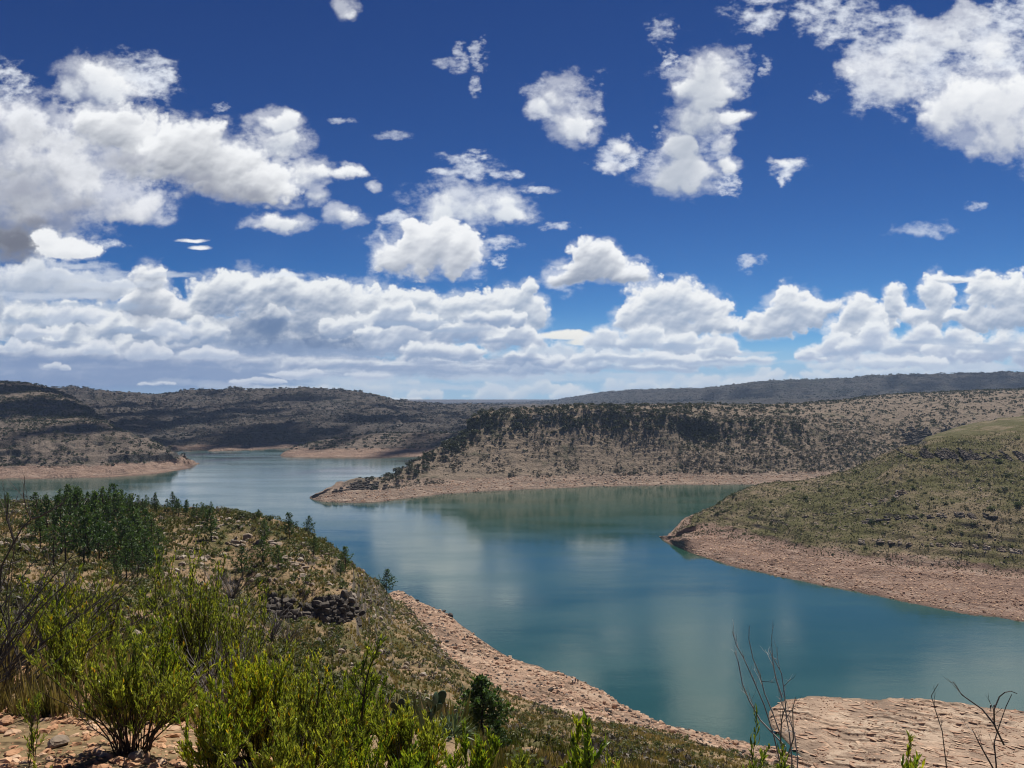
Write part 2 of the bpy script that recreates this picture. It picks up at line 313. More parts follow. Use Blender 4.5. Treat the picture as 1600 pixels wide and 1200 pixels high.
def mesh_arrays(name, V, F, mat=None, smooth=False, attrs=None, mats=None, midx=None):
    """mesh from arrays; F is one (n, k) array or a list of such arrays"""
    me = bpy.data.meshes.new(name)
    Fs = [f for f in (F if isinstance(F, list) else [F]) if len(f)]
    V = np.ascontiguousarray(V, np.float32)
    me.vertices.add(len(V)); me.vertices.foreach_set('co', V.ravel())
    loops = np.concatenate([f.ravel() for f in Fs]).astype(np.int32)
    tot = np.concatenate([np.full(len(f), f.shape[1], np.int32) for f in Fs])
    start = np.concatenate([[0], np.cumsum(tot)[:-1]]).astype(np.int32)
    me.loops.add(len(loops)); me.loops.foreach_set('vertex_index', loops)
    me.polygons.add(len(tot)); me.polygons.foreach_set('loop_start', start); me.polygons.foreach_set('loop_total', tot)
    me.polygons.foreach_set('use_smooth', np.full(len(tot), smooth, bool))
    for k, a in (attrs or {}).items():
        at = me.attributes.new(k, 'FLOAT', 'POINT'); at.data.foreach_set('value', np.ascontiguousarray(a, np.float32))
    for m in (mats or [mat]):
        if m: me.materials.append(m)
    if midx is not None: me.polygons.foreach_set('material_index', np.asarray(midx, np.int32))
    me.update(calc_edges=True)
    return me


def link(name, me, parent=None, loc=None, rz=None, sc=None):
    o = bpy.data.objects.new(name, me); COL.objects.link(o)
    if parent: o.parent = parent
    if loc is not None: o.location = loc
    if rz is not None: o.rotation_euler = (0, 0, rz)
    if sc is not None: o.scale = (sc, sc, sc) if np.isscalar(sc) else sc
    return o


# ------------------------------------------------------------------ materials
def new_mat(name):
    m = bpy.data.materials.new(name); m.use_nodes = True
    nt = m.node_tree; nt.nodes.clear()
    out = nt.nodes.new('ShaderNodeOutputMaterial')
    b = nt.nodes.new('ShaderNodeBsdfPrincipled'); nt.links.new(b.outputs[0], out.inputs[0])
    b.inputs['Roughness'].default_value = .9
    b.inputs['Specular IOR Level'].default_value = .2
    return m, nt, b, out


class NB:
    """small helper for node graphs"""
    def __init__(s, nt): s.nt = nt
    def put(s, sock, v):
        if isinstance(v, bpy.types.NodeSocket): s.nt.links.new(v, sock)
        elif isinstance(v, (tuple, list)) and len(v) == 3 and sock.type == 'RGBA': sock.default_value = (*v, 1)
        else: sock.default_value = v
    def math(s, op, a, b=0., c=None, clamp=False):
        n = s.nt.nodes.new('ShaderNodeMath'); n.operation = op; n.use_clamp = clamp
        s.put(n.inputs[0], a); s.put(n.inputs[1], b)
        if c is not None: s.put(n.inputs[2], c)
        return n.outputs[0]
    def vmath(s, op, a, b=(0, 0, 0)):
        n = s.nt.nodes.new('ShaderNodeVectorMath'); n.operation = op
        s.put(n.inputs[0], a); s.put(n.inputs[1], b)
        return n.outputs[0]
    def mix(s, f, a, b, blend='MIX'):
        n = s.nt.nodes.new('ShaderNodeMix'); n.data_type = 'RGBA'; n.blend_type = blend
        s.put(n.inputs[0], f); s.put(n.inputs[6], a); s.put(n.inputs[7], b)
        return n.outputs[2]
    def rng(s, v, a, b, c=0., d=1.):
        n = s.nt.nodes.new('ShaderNodeMapRange'); n.interpolation_type = 'SMOOTHSTEP'
        s.put(n.inputs[0], v); n.inputs[1].default_value = a; n.inputs[2].default_value = b; n.inputs[3].default_value = c; n.inputs[4].default_value = d
        return n.outputs[0]
    def noise(s, vec, scale, detail=4, rough=.55, dist=0.):
        n = s.nt.nodes.new('ShaderNodeTexNoise'); s.put(n.inputs['Vector'], vec)
        n.inputs['Scale'].default_value = scale; n.inputs['Detail'].default_value = detail; n.inputs['Roughness'].default_value = rough; n.inputs['Distortion'].default_value = dist
        return n.outputs[0]
    def voro(s, vec, scale, out='Distance', feature='F1'):
        n = s.nt.nodes.new('ShaderNodeTexVoronoi'); n.feature = feature; s.put(n.inputs['Vector'], vec); n.inputs['Scale'].default_value = scale
        return n.outputs[out]
    def sep(s, v):
        n = s.nt.nodes.new('ShaderNodeSeparateXYZ'); s.put(n.inputs[0], v); return n.outputs
    def comb(s, x, y, z):
        n = s.nt.nodes.new('ShaderNodeCombineXYZ'); s.put(n.inputs[0], x); s.put(n.inputs[1], y); s.put(n.inputs[2], z); return n.outputs[0]
    def ramp(s, f, stops):
        n = s.nt.nodes.new('ShaderNodeValToRGB'); s.put(n.inputs[0], f)
        e = n.color_ramp.elements
        while len(e) < len(stops): e.new(.5)
        for i, (p, c) in enumerate(stops): e[i].position = p; e[i].color = (*c, 1)
        return n.outputs[0]
    def bump(s, h, strength, dist):
        n = s.nt.nodes.new('ShaderNodeBump'); s.put(n.inputs['Height'], h); n.inputs['Strength'].default_value = strength; n.inputs['Distance'].default_value = dist
        return n.outputs[0]
    def attr(s, name):
        n = s.nt.nodes.new('ShaderNodeAttribute'); n.attribute_name = name; return n.outputs['Fac']
    def objrand(s): return s.nt.nodes.new('ShaderNodeObjectInfo').outputs['Random']
    def pos(s): return s.nt.nodes.new('ShaderNodeNewGeometry').outputs['Position']
    def nrm(s): return s.nt.nodes.new('ShaderNodeNewGeometry').outputs['Normal']


def terrain_mat(name, soil, soil2, green, rock, band1=(.33, .20, .135), band2=(.22, .125, .085), band_pale=(.46, .34, .24), green_amt=.5, fine=1.0, band_z=9.0, gs=.02, rockslope=(.80, .55), speck=None, strata=0):
    m, nt, b, _ = new_mat(name); n = NB(nt)
    P = n.pos(); z = n.sep(P)[2]; nz = n.sep(n.nrm())[2]
    big = n.noise(P, gs, 5, .6); med = n.noise(P, .16 * fine, 5, .65); sml = n.noise(P, 1.1 * fine, 4, .7)
    base = n.mix(n.rng(med, .38, .64), soil, soil2)
    base = n.mix(n.rng(n.math('ADD', n.math('MULTIPLY', big, .7), n.math('MULTIPLY', med, .3)), .62 - .3 * green_amt, .78 - .3 * green_amt), base, green)
    base = n.mix(n.math('MULTIPLY', n.rng(sml, .55, .75), .55), base, tuple(.45 * c for c in green))
    base = n.mix(n.math('MULTIPLY', n.rng(sml, .46, .28), .35), base, tuple(min(1, 1.5 * c) for c in soil))
    if speck:
        sp = n.voro(P, speck[0]); base = n.mix(n.math('MULTIPLY', n.rng(sp, .34, .20), n.rng(med, .35, .55)), base, speck[1])
    if strata:      # nearly level beds of rock: pale benches and dark scrubby steps
        zz = n.math('ADD', z, n.math('MULTIPLY', n.noise(P, .012, 4, .6), 22.0))
        bed = n.noise(n.comb(0., 0., zz), .11, 3, .6)
        base = n.mix(n.math('MULTIPLY', n.math('MULTIPLY', n.rng(bed, .54, .66), n.rng(big, .38, .6)), strata), base, tuple(min(.6, 1.45 * v) for v in soil))
        base = n.mix(n.math('MULTIPLY', n.math('MULTIPLY', n.rng(bed, .46, .36), n.rng(med, .3, .6)), strata), base, tuple(.55 * v for v in green))
    strat = n.noise(n.vmath('MULTIPLY', P, (.05, .05, .9)), 1.0, 5, .7)
    band = n.mix(n.rng(n.noise(P, .07, 5, .6), .38, .62), band1, band2)
    band = n.mix(n.math('MULTIPLY', n.rng(strat, .5, .68), .6), band, band_pale)
    band = n.mix(n.math('MULTIPLY', n.rng(sml, .52, .72), .6), band, tuple(.42 * c for c in band2))
    lines = n.noise(n.comb(0., 0., n.math('ADD', z, n.math('MULTIPLY', n.noise(P, .06, 4, .6), 3.0))), 1.1, 2, .6)     # old water lines
    band = n.mix(n.math('MULTIPLY', n.rng(lines, .52, .62), .45), band, band_pale)
    band = n.mix(n.math('MULTIPLY', n.rng(lines, .48, .38), .5), band, tuple(.62 * c for c in band2))
    edge = n.math('ADD', z, n.math('MULTIPLY', n.math('SUBTRACT', n.noise(P, .05, 5, .7), .5), -9.0))
    base = n.mix(n.rng(edge, band_z - .9, band_z + .9), band, base)
    wet = n.rng(z, .9, .15)
    base = n.mix(n.math('MULTIPLY', wet, .55), base, tuple(.5 * c for c in band2))
    rk = n.mix(n.rng(n.noise(n.vmath('MULTIPLY', P, (.8, .8, 1.1)), .35, 5, .7), .35, .65), rock, tuple(.55 * c for c in rock))
    slope = n.math('ADD', nz, n.math('MULTIPLY', n.math('SUBTRACT', med, .5), .35))
    base = n.mix(n.math('MULTIPLY', n.rng(slope, rockslope[0], rockslope[1]), n.rng(z, band_z - 1, band_z + 2)), base, rk)
    nt.links.new(base, b.inputs['Base Color'])
    h = n.math('ADD', n.math('MULTIPLY', med, 1.4 / fine), n.math('MULTIPLY', sml, .5 / fine))
    nt.links.new(n.bump(h, .9, 1.6 / fine), b.inputs['Normal'])
    b.inputs['Specular IOR Level'].default_value = .08
    return m


def leaf_mat(name, stops, transl=.35, rough=.55, use_attr=True, spec=.25, jitter=.0):
    """foliage: a colour per leaf from 'tint', plus a shift per plant, with light coming through"""
    m, nt, b, out = new_mat(name); n = NB(nt)
    f = n.attr('tint') if use_attr else n.objrand()
    if jitter: f = n.math('ADD', f, n.math('MULTIPLY', n.math('SUBTRACT', n.objrand(), .5), jitter), clamp=True)
    c = n.ramp(f, stops)
    nt.links.new(c, b.inputs['Base Color']); b.inputs['Roughness'].default_value = rough; b.inputs['Specular IOR Level'].default_value = spec
    if transl > 0:
        t = nt.nodes.new('ShaderNodeBsdfTranslucent'); nt.links.new(n.mix(1.0, c, (1.25, 1.35, .55), 'MULTIPLY'), t.inputs['Color'])
        mx = nt.nodes.new('ShaderNodeMixShader'); mx.inputs[0].default_value = transl
        nt.links.new(b.outputs[0], mx.inputs[1]); nt.links.new(t.outputs[0], mx.inputs[2]); nt.links.new(mx.outputs[0], out.inputs[0])
    return m


def plain_mat(name, c1, c2, scale=3.0, rough=.9, bump=.3, dist=.05):
    m, nt, b, _ = new_mat(name); n = NB(nt)
    P = nt.nodes.new('ShaderNodeTexCoord').outputs['Object']
    a = n.noise(P, scale, 5, .65)
    c = n.mix(n.rng(a, .35, .65), c1, c2)
    nt.links.new(c, b.inputs['Base Color']); b.inputs['Roughness'].default_value = rough
    nt.links.new(n.bump(a, bump, dist), b.inputs['Normal'])
    return m
# ------------------------------------------------------------------ sky, sun, clouds
SUN_EL, SUN_AZ = math.radians(60), math.radians(28)      # ahead of the camera and to its right
world = bpy.data.worlds.new('World'); scene.world = world; world.use_nodes = True
wt = world.node_tree; wt.nodes.clear(); wn_ = NB(wt)
wout = wt.nodes.new('ShaderNodeOutputWorld')
sky = wt.nodes.new('ShaderNodeTexSky'); sky.sky_type = 'NISHITA'; sky.sun_disc = False
sky.sun_elevation = SUN_EL; sky.sun_rotation = SUN_AZ; sky.altitude = 2200; sky.air_density = 1.0; sky.dust_density = .4; sky.ozone_density = 2.2
sky.altitude = 3000; sky.air_density = .7; sky.dust_density = 0; sky.ozone_density = 6
sep = wt.nodes.new('ShaderNodeSeparateColor'); wt.links.new(sky.outputs[0], sep.inputs[0])
cmb = wt.nodes.new('ShaderNodeCombineColor')
for i, (g, a) in enumerate(((2.1, 1.45), (1.74, 1.30), (1.33, .92))):      # the deep blue of thin dry air at altitude
    wt.links.new(wn_.math('MULTIPLY', wn_.math('POWER', wn_.math('MULTIPLY', sep.outputs[i], .1), g), a * 10 * SKY_K), cmb.inputs[i])
bgs = wt.nodes.new('ShaderNodeBackground'); bgs.inputs[1].default_value = .1
wt.links.new(cmb.outputs[0], bgs.inputs[0])
arr = make_sky()
img = bpy.data.images.new('cloud_field', SKW, SKH, alpha=True, float_buffer=True)
img.colorspace_settings.name = 'Non-Color'; img.alpha_mode = 'CHANNEL_PACKED'
img.pixels.foreach_set(np.ascontiguousarray(arr[::-1]).ravel()); img.update(); img.pack()
tc = wt.nodes.new('ShaderNodeTexCoord')
s_ = wn_.sep(tc.outputs['Generated'])
dy = wn_.math('MAXIMUM', s_[1], .02)
u = wn_.math('MULTIPLY_ADD', wn_.math('DIVIDE', s_[0], dy), FP / (SX1 - SX0), (800 - SX0) / (SX1 - SX0))
v = wn_.math('MULTIPLY_ADD', wn_.math('DIVIDE', s_[2], dy), FP / (SY1 - SY0), (SY1 - HZ) / (SY1 - SY0))
ti = wt.nodes.new('ShaderNodeTexImage'); ti.image = img; ti.extension = 'CLIP'; ti.interpolation = 'Cubic'
wt.links.new(wn_.comb(u, v, 0.), ti.inputs[0])
bgc = wt.nodes.new('ShaderNodeBackground'); bgc.inputs[1].default_value = CLOUD_STRENGTH
wt.links.new(ti.outputs[0], bgc.inputs[0])
al = wn_.math('MULTIPLY', ti.outputs[1], wn_.rng(s_[1], .05, .12), clamp=True)
mx = wt.nodes.new('ShaderNodeMixShader'); wt.links.new(al, mx.inputs[0]); wt.links.new(bgs.outputs[0], mx.inputs[1]); wt.links.new(bgc.outputs[0], mx.inputs[2])
wt.links.new(mx.outputs[0], wout.inputs[0])
world.cycles.sampling_method = 'MANUAL'; world.cycles.sample_map_resolution = 1024

sun = bpy.data.lights.new('sun', 'SUN'); suno = bpy.data.objects.new('sun', sun); COL.objects.link(suno)
sun.energy = SUN_STRENGTH; sun.angle = math.radians(.53); sun.color = (1, .955, .88)
sd = Vector((math.sin(SUN_AZ) * math.cos(SUN_EL), math.cos(SUN_AZ) * math.cos(SUN_EL), math.sin(SUN_EL)))
suno.rotation_euler = sd.to_track_quat('Z', 'Y').to_euler(); suno.location = (0, 0, 300)

# ------------------------------------------------------------------ the air between here and the far ridges
mh = bpy.data.materials.new('haze'); mh.use_nodes = True; mh.node_tree.nodes.clear()
ho = mh.node_tree.nodes.new('ShaderNodeOutputMaterial'); hv = mh.node_tree.nodes.new('ShaderNodeVolumePrincipled')
hv.inputs['Color'].default_value = (.55, .72, 1, 1); hv.inputs['Density'].default_value = HAZE; hv.inputs['Anisotropy'].default_value = .2
mh.node_tree.links.new(hv.outputs[0], ho.inputs['Volume'])
hx, hy0, hy1, hz0, hz1 = 12000, -300, 10500, -11, 420
HV = np.array([(x, y, z) for x in (-hx, hx) for y in (hy0, hy1) for z in (hz0, hz1)], float)
tag(link('haze', mesh_arrays('haze', HV, np.array([(0, 1, 3, 2), (4, 6, 7, 5), (0, 4, 5, 1), (2, 3, 7, 6), (0, 2, 6, 4), (1, 5, 7, 3)]), mh)), kind='stuff', label='thin blue air before the far ridges', cat='haze')

# ------------------------------------------------------------------ a few unseen clouds added above the frame to shade the far hills
mc = bpy.data.materials.new('shadow_cloud_white'); mc.use_nodes = True; M_CLOUD = mc
pb_ = mc.node_tree.nodes['Principled BSDF']; pb_.inputs['Base Color'].default_value = (.9, .9, .9, 1); pb_.inputs['Roughness'].default_value = 1; pb_.inputs['Specular IOR Level'].default_value = 0
CLOUDS_UP = []
def shadow_cloud(gx, gy, gz, w, l, alt, seed):
    """an added cloud, out of view, placed so that its shadow falls on the ground at (gx, gy, gz)"""
    r_ = np.random.RandomState(seed); k = (alt - gz) / math.tan(SUN_EL)
    cx, cy_ = gx + k * math.sin(SUN_AZ), gy + k * math.cos(SUN_AZ)
    nx = 220
    U, Vv = np.meshgrid(np.linspace(-1.25, 1.25, nx), np.linspace(-1.25, 1.25, nx))
    th = .62 - (U ** 2 + Vv ** 2) * .62 + 2.3 * fbm(U * 5.5 + seed, Vv * 5.5, 5, seed, .62) - .74
    keep = th > 0
    top = np.sqrt(np.clip(th, 0, None)) * (1 + .25 * fbm(U * 7, Vv * 7 + seed, 3, seed + 2)) * min(w, l) * .42
    P = np.stack([U * w / 2, Vv * l / 2, np.maximum(top, 0)], -1); B = P.copy(); B[..., 2] = -np.sqrt(np.clip(th, 0, None)) * min(w, l) * .08
    i = np.arange(nx * nx).reshape(nx, nx); q = keep[:-1, :-1] & keep[1:, :-1] & keep[:-1, 1:] & keep[1:, 1:]
    F = np.stack([i[:-1, :-1], i[:-1, 1:], i[1:, 1:], i[1:, :-1]], -1)[q]
    o = link('cloud', mesh_arrays('cloud', np.concatenate([P.reshape(-1, 3), B.reshape(-1, 3)]), [F, (F + nx * nx)[:, ::-1]], M_CLOUD, True), None, (cx, cy_, alt))
    tag(o, kind='stuff', label='unseen cloud added high over the lake to shade the far hills', cat='cloud')
# ------------------------------------------------------------------ land: each hill is lofted through measured lines (shore, ledges, ridge)
def pchip(x, y, xq):
    """monotone cubic through (x, y); y may hold many rows"""
    x = np.asarray(x, float); y = np.asarray(y, float)
    h = np.diff(x); d = np.diff(y) / h
    m = np.zeros_like(y)
    if len(x) > 2:
        w1 = 2 * h[1:] + h[:-1]; w2 = h[1:] + 2 * h[:-1]
        ok = d[..., :-1] * d[..., 1:] > 0
        with np.errstate(divide='ignore', invalid='ignore'):
            mm = (w1 + w2) / (w1 / d[..., :-1] + w2 / d[..., 1:])
        m[..., 1:-1] = np.where(ok, mm, 0)
    m[..., 0] = d[..., 0]; m[..., -1] = d[..., -1]
    k = np.clip(np.searchsorted(x, xq) - 1, 0, len(x) - 2)
    t = (xq - x[k]) / h[k]
    h00 = (1 + 2 * t) * (1 - t) ** 2; h10 = t * (1 - t) ** 2; h01 = t * t * (3 - 2 * t); h11 = t * t * (t - 1)
    return h00 * y[..., k] + h10 * h[k] * m[..., k] + h01 * y[..., k + 1] + h11 * h[k] * m[..., k + 1]


def Yw(py, z=0.): return (EYE - z) * FP / (py - HZ)      # how far a row of the picture is at height z
def zat(py, Y): return EYE - (py - HZ) * Y / FP
def S(py, z=0.): return (Yw(py, z), z)                   # control point from a row and a height
def R(py, Y): return (Y, zat(py, Y))                     # ... from a row and a distance
def Z(Y, z): return (Y, z)


class Strip:
    def __init__(s, name, stations, rows, px0, px1, step, noise, mat, terr=(0, 3.0), seed=1, ragged=None, beds=None):
        """stations: {px: [(Y, z), ...]}; rows: how many rows per stretch; noise: per control line the size of the unevenness"""
        s.name = name
        pxs = np.array(sorted(stations)); ctrl = np.array([stations[p] for p in sorted(stations)], float)   # n, K, 2
        K = ctrl.shape[1]
        px = np.arange(px0, px1 + step, step, dtype=float); s.px = px
        C = pchip(pxs, ctrl.transpose(1, 2, 0).reshape(K * 2, -1), np.clip(px, pxs[0], pxs[-1])).reshape(K, 2, -1)
        Yc, zc = C[:, 0], C[:, 1]
        if ctrl[0, 0, 1] < -2: Yc[0] = Yc[1] - .02 * Yc[1]
        for k, (ay, az, L) in (ragged or {}).items():        # uneven shores and cliff edges
            Xk = (px - 800) / FP * Yc[k]
            q = fbm(Xk / L, np.full_like(Xk, 3.7 * seed), 5, seed + 40 + k, .62) * 2
            q2 = fbm(Xk / L, np.full_like(Xk, 3.7 * seed + 50), 5, seed + 41 + k, .62) * 2
            lim = .35 * np.clip(Yc[min(k + 1, K - 1)] - Yc[k], 0, None) + .02
            Yc[k] = Yc[k] + np.clip(ay * q, -lim, lim); zc[k] = zc[k] + az * q2
        for k in range(1, K): Yc[k] = np.maximum(Yc[k], Yc[k - 1] + .05)
        t = np.concatenate([np.linspace(i, i + 1, n, endpoint=False) for i, n in enumerate(rows)] + [[K - 1]])
        k0 = np.minimum(t.astype(int), K - 2); ft = t - k0
        Y = Yc[k0] + (Yc[k0 + 1] - Yc[k0]) * ft[:, None]
        # slopes in z over the distance, per column
        h = np.diff(Yc, axis=0); d = np.diff(zc, axis=0) / h
        m = np.zeros_like(zc)
        w1 = 2 * h[1:] + h[:-1]; w2 = h[1:] + 2 * h[:-1]
        with np.errstate(divide='ignore', invalid='ignore'):
            mm = (w1 + w2) / (w1 / d[:-1] + w2 / d[1:])
        m[1:-1] = np.where(d[:-1] * d[1:] > 0, mm, 0); m[0] = d[0]; m[-1] = d[-1]
        tt = ft[:, None]; hh = h[k0]
        z = (1 + 2 * tt) * (1 - tt) ** 2 * zc[k0] + tt * (1 - tt) ** 2 * hh * m[k0] + tt * tt * (3 - 2 * tt) * zc[k0 + 1] + tt * tt * (tt - 1) * hh * m[k0 + 1]
        X = (px[None, :] - 800) / FP * Y
        na = np.interp(t, np.arange(K), noise)[:, None]
        sc = s.noise_scale(Y)
        nz = fbm(X / 60, Y / 60, 4, seed, .5) * 2.2 + fbm(X / 11, Y / 11, 4, seed + 9, .55) * .9 + (1 - 2 * np.abs(fbm(X / 24, Y / 24, 4, seed + 5, .55))) * .8 - .5
        z = z + na * nz * sc
        if terr[0] > 0:
            q = z / terr[1] + fbm(X / 90, Y / 90, 3, seed + 20) * .9
            fl = np.floor(q); fr = q - fl
            dz = (sstep(.30, .70, fr) - fr) * terr[1]
            w = terr[0] * sstep(-.25, .25, fbm(X / 45, Y / 45, 3, seed + 30)) * np.clip(na * 2, 0, 1)
            z = z + dz * w
        if beds:            # tilted slabs: each rises gently and breaks off in a step
            for (ang, L, hgt, zlo, zhi, sd) in beds:
                q = (X * math.cos(ang) + Y * math.sin(ang)) / L + 2.0 * fbm(X / (L * 7), Y / (L * 7), 4, sd) + .8 * fbm(X / (L * 1.1), Y / (L * 1.1), 4, sd + 3)
                fr = q - np.floor(q)
                saw = np.where(fr < .86, fr / .86, (1 - fr) / .14) - .45
                z = z + hgt * saw * sstep(-.25, .3, fbm(X / (L * 5), Y / (L * 5), 4, sd + 7)) * sstep(zlo[0], zlo[1], z) * (1 - sstep(zhi[0], zhi[1], z))
        s.X, s.Y, s.z, s.t = X, Y, z, t
        nr, nc = X.shape
        i = np.arange(nr * nc).reshape(nr, nc)
        F = np.stack([i[:-1, :-1], i[:-1, 1:], i[1:, 1:], i[1:, :-1]], -1).reshape(-1, 4)
        V = np.stack([X, Y, z], -1).reshape(-1, 3)
        s.obj = link(name, mesh_arrays(name, V, F, mat, smooth=True)); tag(s.obj, kind='structure')
        s.py = HZ + (EYE - z) * FP / Y
        s.sky_min = np.minimum.accumulate(s.py, axis=0)       # highest row seen up to this line
    def noise_scale(s, Y): return 1.0
    def at(s, px, tq):
        """place on the surface at picture column px and line tq"""
        px = np.asarray(px, float); tq = np.asarray(tq, float)
        c = np.clip((px - s.px[0]) / (s.px[1] - s.px[0]), 0, len(s.px) - 1.001); r = np.interp(tq, s.t, np.arange(len(s.t)))
        r = np.clip(r, 0, len(s.t) - 1.001)
        c0 = c.astype(int); r0 = r.astype(int); fc = c - c0; fr = r - r0
        g = lambda A: (A[r0, c0] * (1 - fc) + A[r0, c0 + 1] * fc) * (1 - fr) + (A[r0 + 1, c0] * (1 - fc) + A[r0 + 1, c0 + 1] * fc) * fr
        return g(s.X), g(s.Y), g(s.z)
    def at_Y(s, px, Yq):
        """one place from column and distance"""
        c = int(np.clip(round((px - s.px[0]) / (s.px[1] - s.px[0])), 0, len(s.px) - 1))
        return (px - 800) / FP * Yq, Yq, float(np.interp(Yq, s.Y[:, c], s.z[:, c]))
    def at_py(s, px, py, tmax=None):
        """the nearest place of the surface seen at picture position (px, py)"""
        c = int(np.clip(round((px - s.px[0]) / (s.px[1] - s.px[0])), 0, len(s.px) - 1))
        q = s.py[:, c]
        for i in range(1, len(q)):
            if q[i] <= py < q[i - 1] and s.Y[i, c] > 9:
                f = (q[i - 1] - py) / (q[i - 1] - q[i]); Yq = s.Y[i - 1, c] + f * (s.Y[i, c] - s.Y[i - 1, c])
                return (px - 800) / FP * Yq, Yq, float(s.z[i - 1, c] + f * (s.z[i, c] - s.z[i - 1, c]))
        i = int(np.argmin(np.abs(q - py))); return (px - 800) / FP * s.Y[i, c], float(s.Y[i, c]), float(s.z[i, c])


# colours of the land
M_NEAR = terrain_mat('dry_grass_slope', (.30, .205, .12), (.19, .135, .075), (.085, .082, .030), (.15, .125, .10), band1=(.37, .245, .17), band2=(.24, .165, .118), band_pale=(.50, .38, .275), green_amt=.66, fine=1.0)
M_RIGHT = terrain_mat('green_slope', (.215, .165, .105), (.145, .115, .068), (.088, .083, .032), (.10, .085, .07), band1=(.27, .18, .135), band2=(.19, .125, .095), band_pale=(.40, .30, .235), green_amt=.78, fine=.8)
M_MESA = terrain_mat('scrub_slope', (.250, .194, .143), (.185, .145, .106), (.10, .094, .058), (.115, .098, .082), band1=(.30, .22, .165), band2=(.21, .155, .12), band_pale=(.46, .36, .28), green_amt=.34, fine=.5, rockslope=(.60, .36))
M_LEFT = terrain_mat('shade_toned_scrub_slope', (.215, .17, .135), (.13, .105, .085), (.075, .068, .045), (.10, .09, .08), band1=(.33, .225, .165), band2=(.24, .16, .12), band_pale=(.42, .32, .25), green_amt=.4, fine=.42, strata=1.0, speck=(.16, (.06, .055, .04)))  # dark scrub tone, lowered further to stand in for cloud shade
M_BACK = terrain_mat('shade_toned_plateau', (.135, .115, .10), (.095, .083, .074), (.056, .053, .038), (.06, .058, .056), band1=(.30, .21, .16), band2=(.23, .16, .12), band_pale=(.38, .29, .22), green_amt=.45, fine=.28, band_z=6.5, strata=1.0, speck=(.09, (.045, .044, .034)))  # plateau colours darkened in place of a full cloud shadow
M_FAR = terrain_mat('far_ridge_scrub', (.11, .098, .085), (.080, .074, .066), (.050, .052, .038), (.04, .042, .042), green_amt=.5, fine=.12, band_z=-50, strata=.5, speck=(.05, (.030, .032, .026)), gs=.004)
M_FLAT = terrain_mat('bare_rock_flat', (.47, .31, .20), (.38, .24, .15), (.2, .15, .1), (.3, .2, .14), band1=(.39, .28, .20), band2=(.23, .165, .12), band_pale=(.56, .44, .325), green_amt=.1, fine=1.5, band_z=30)

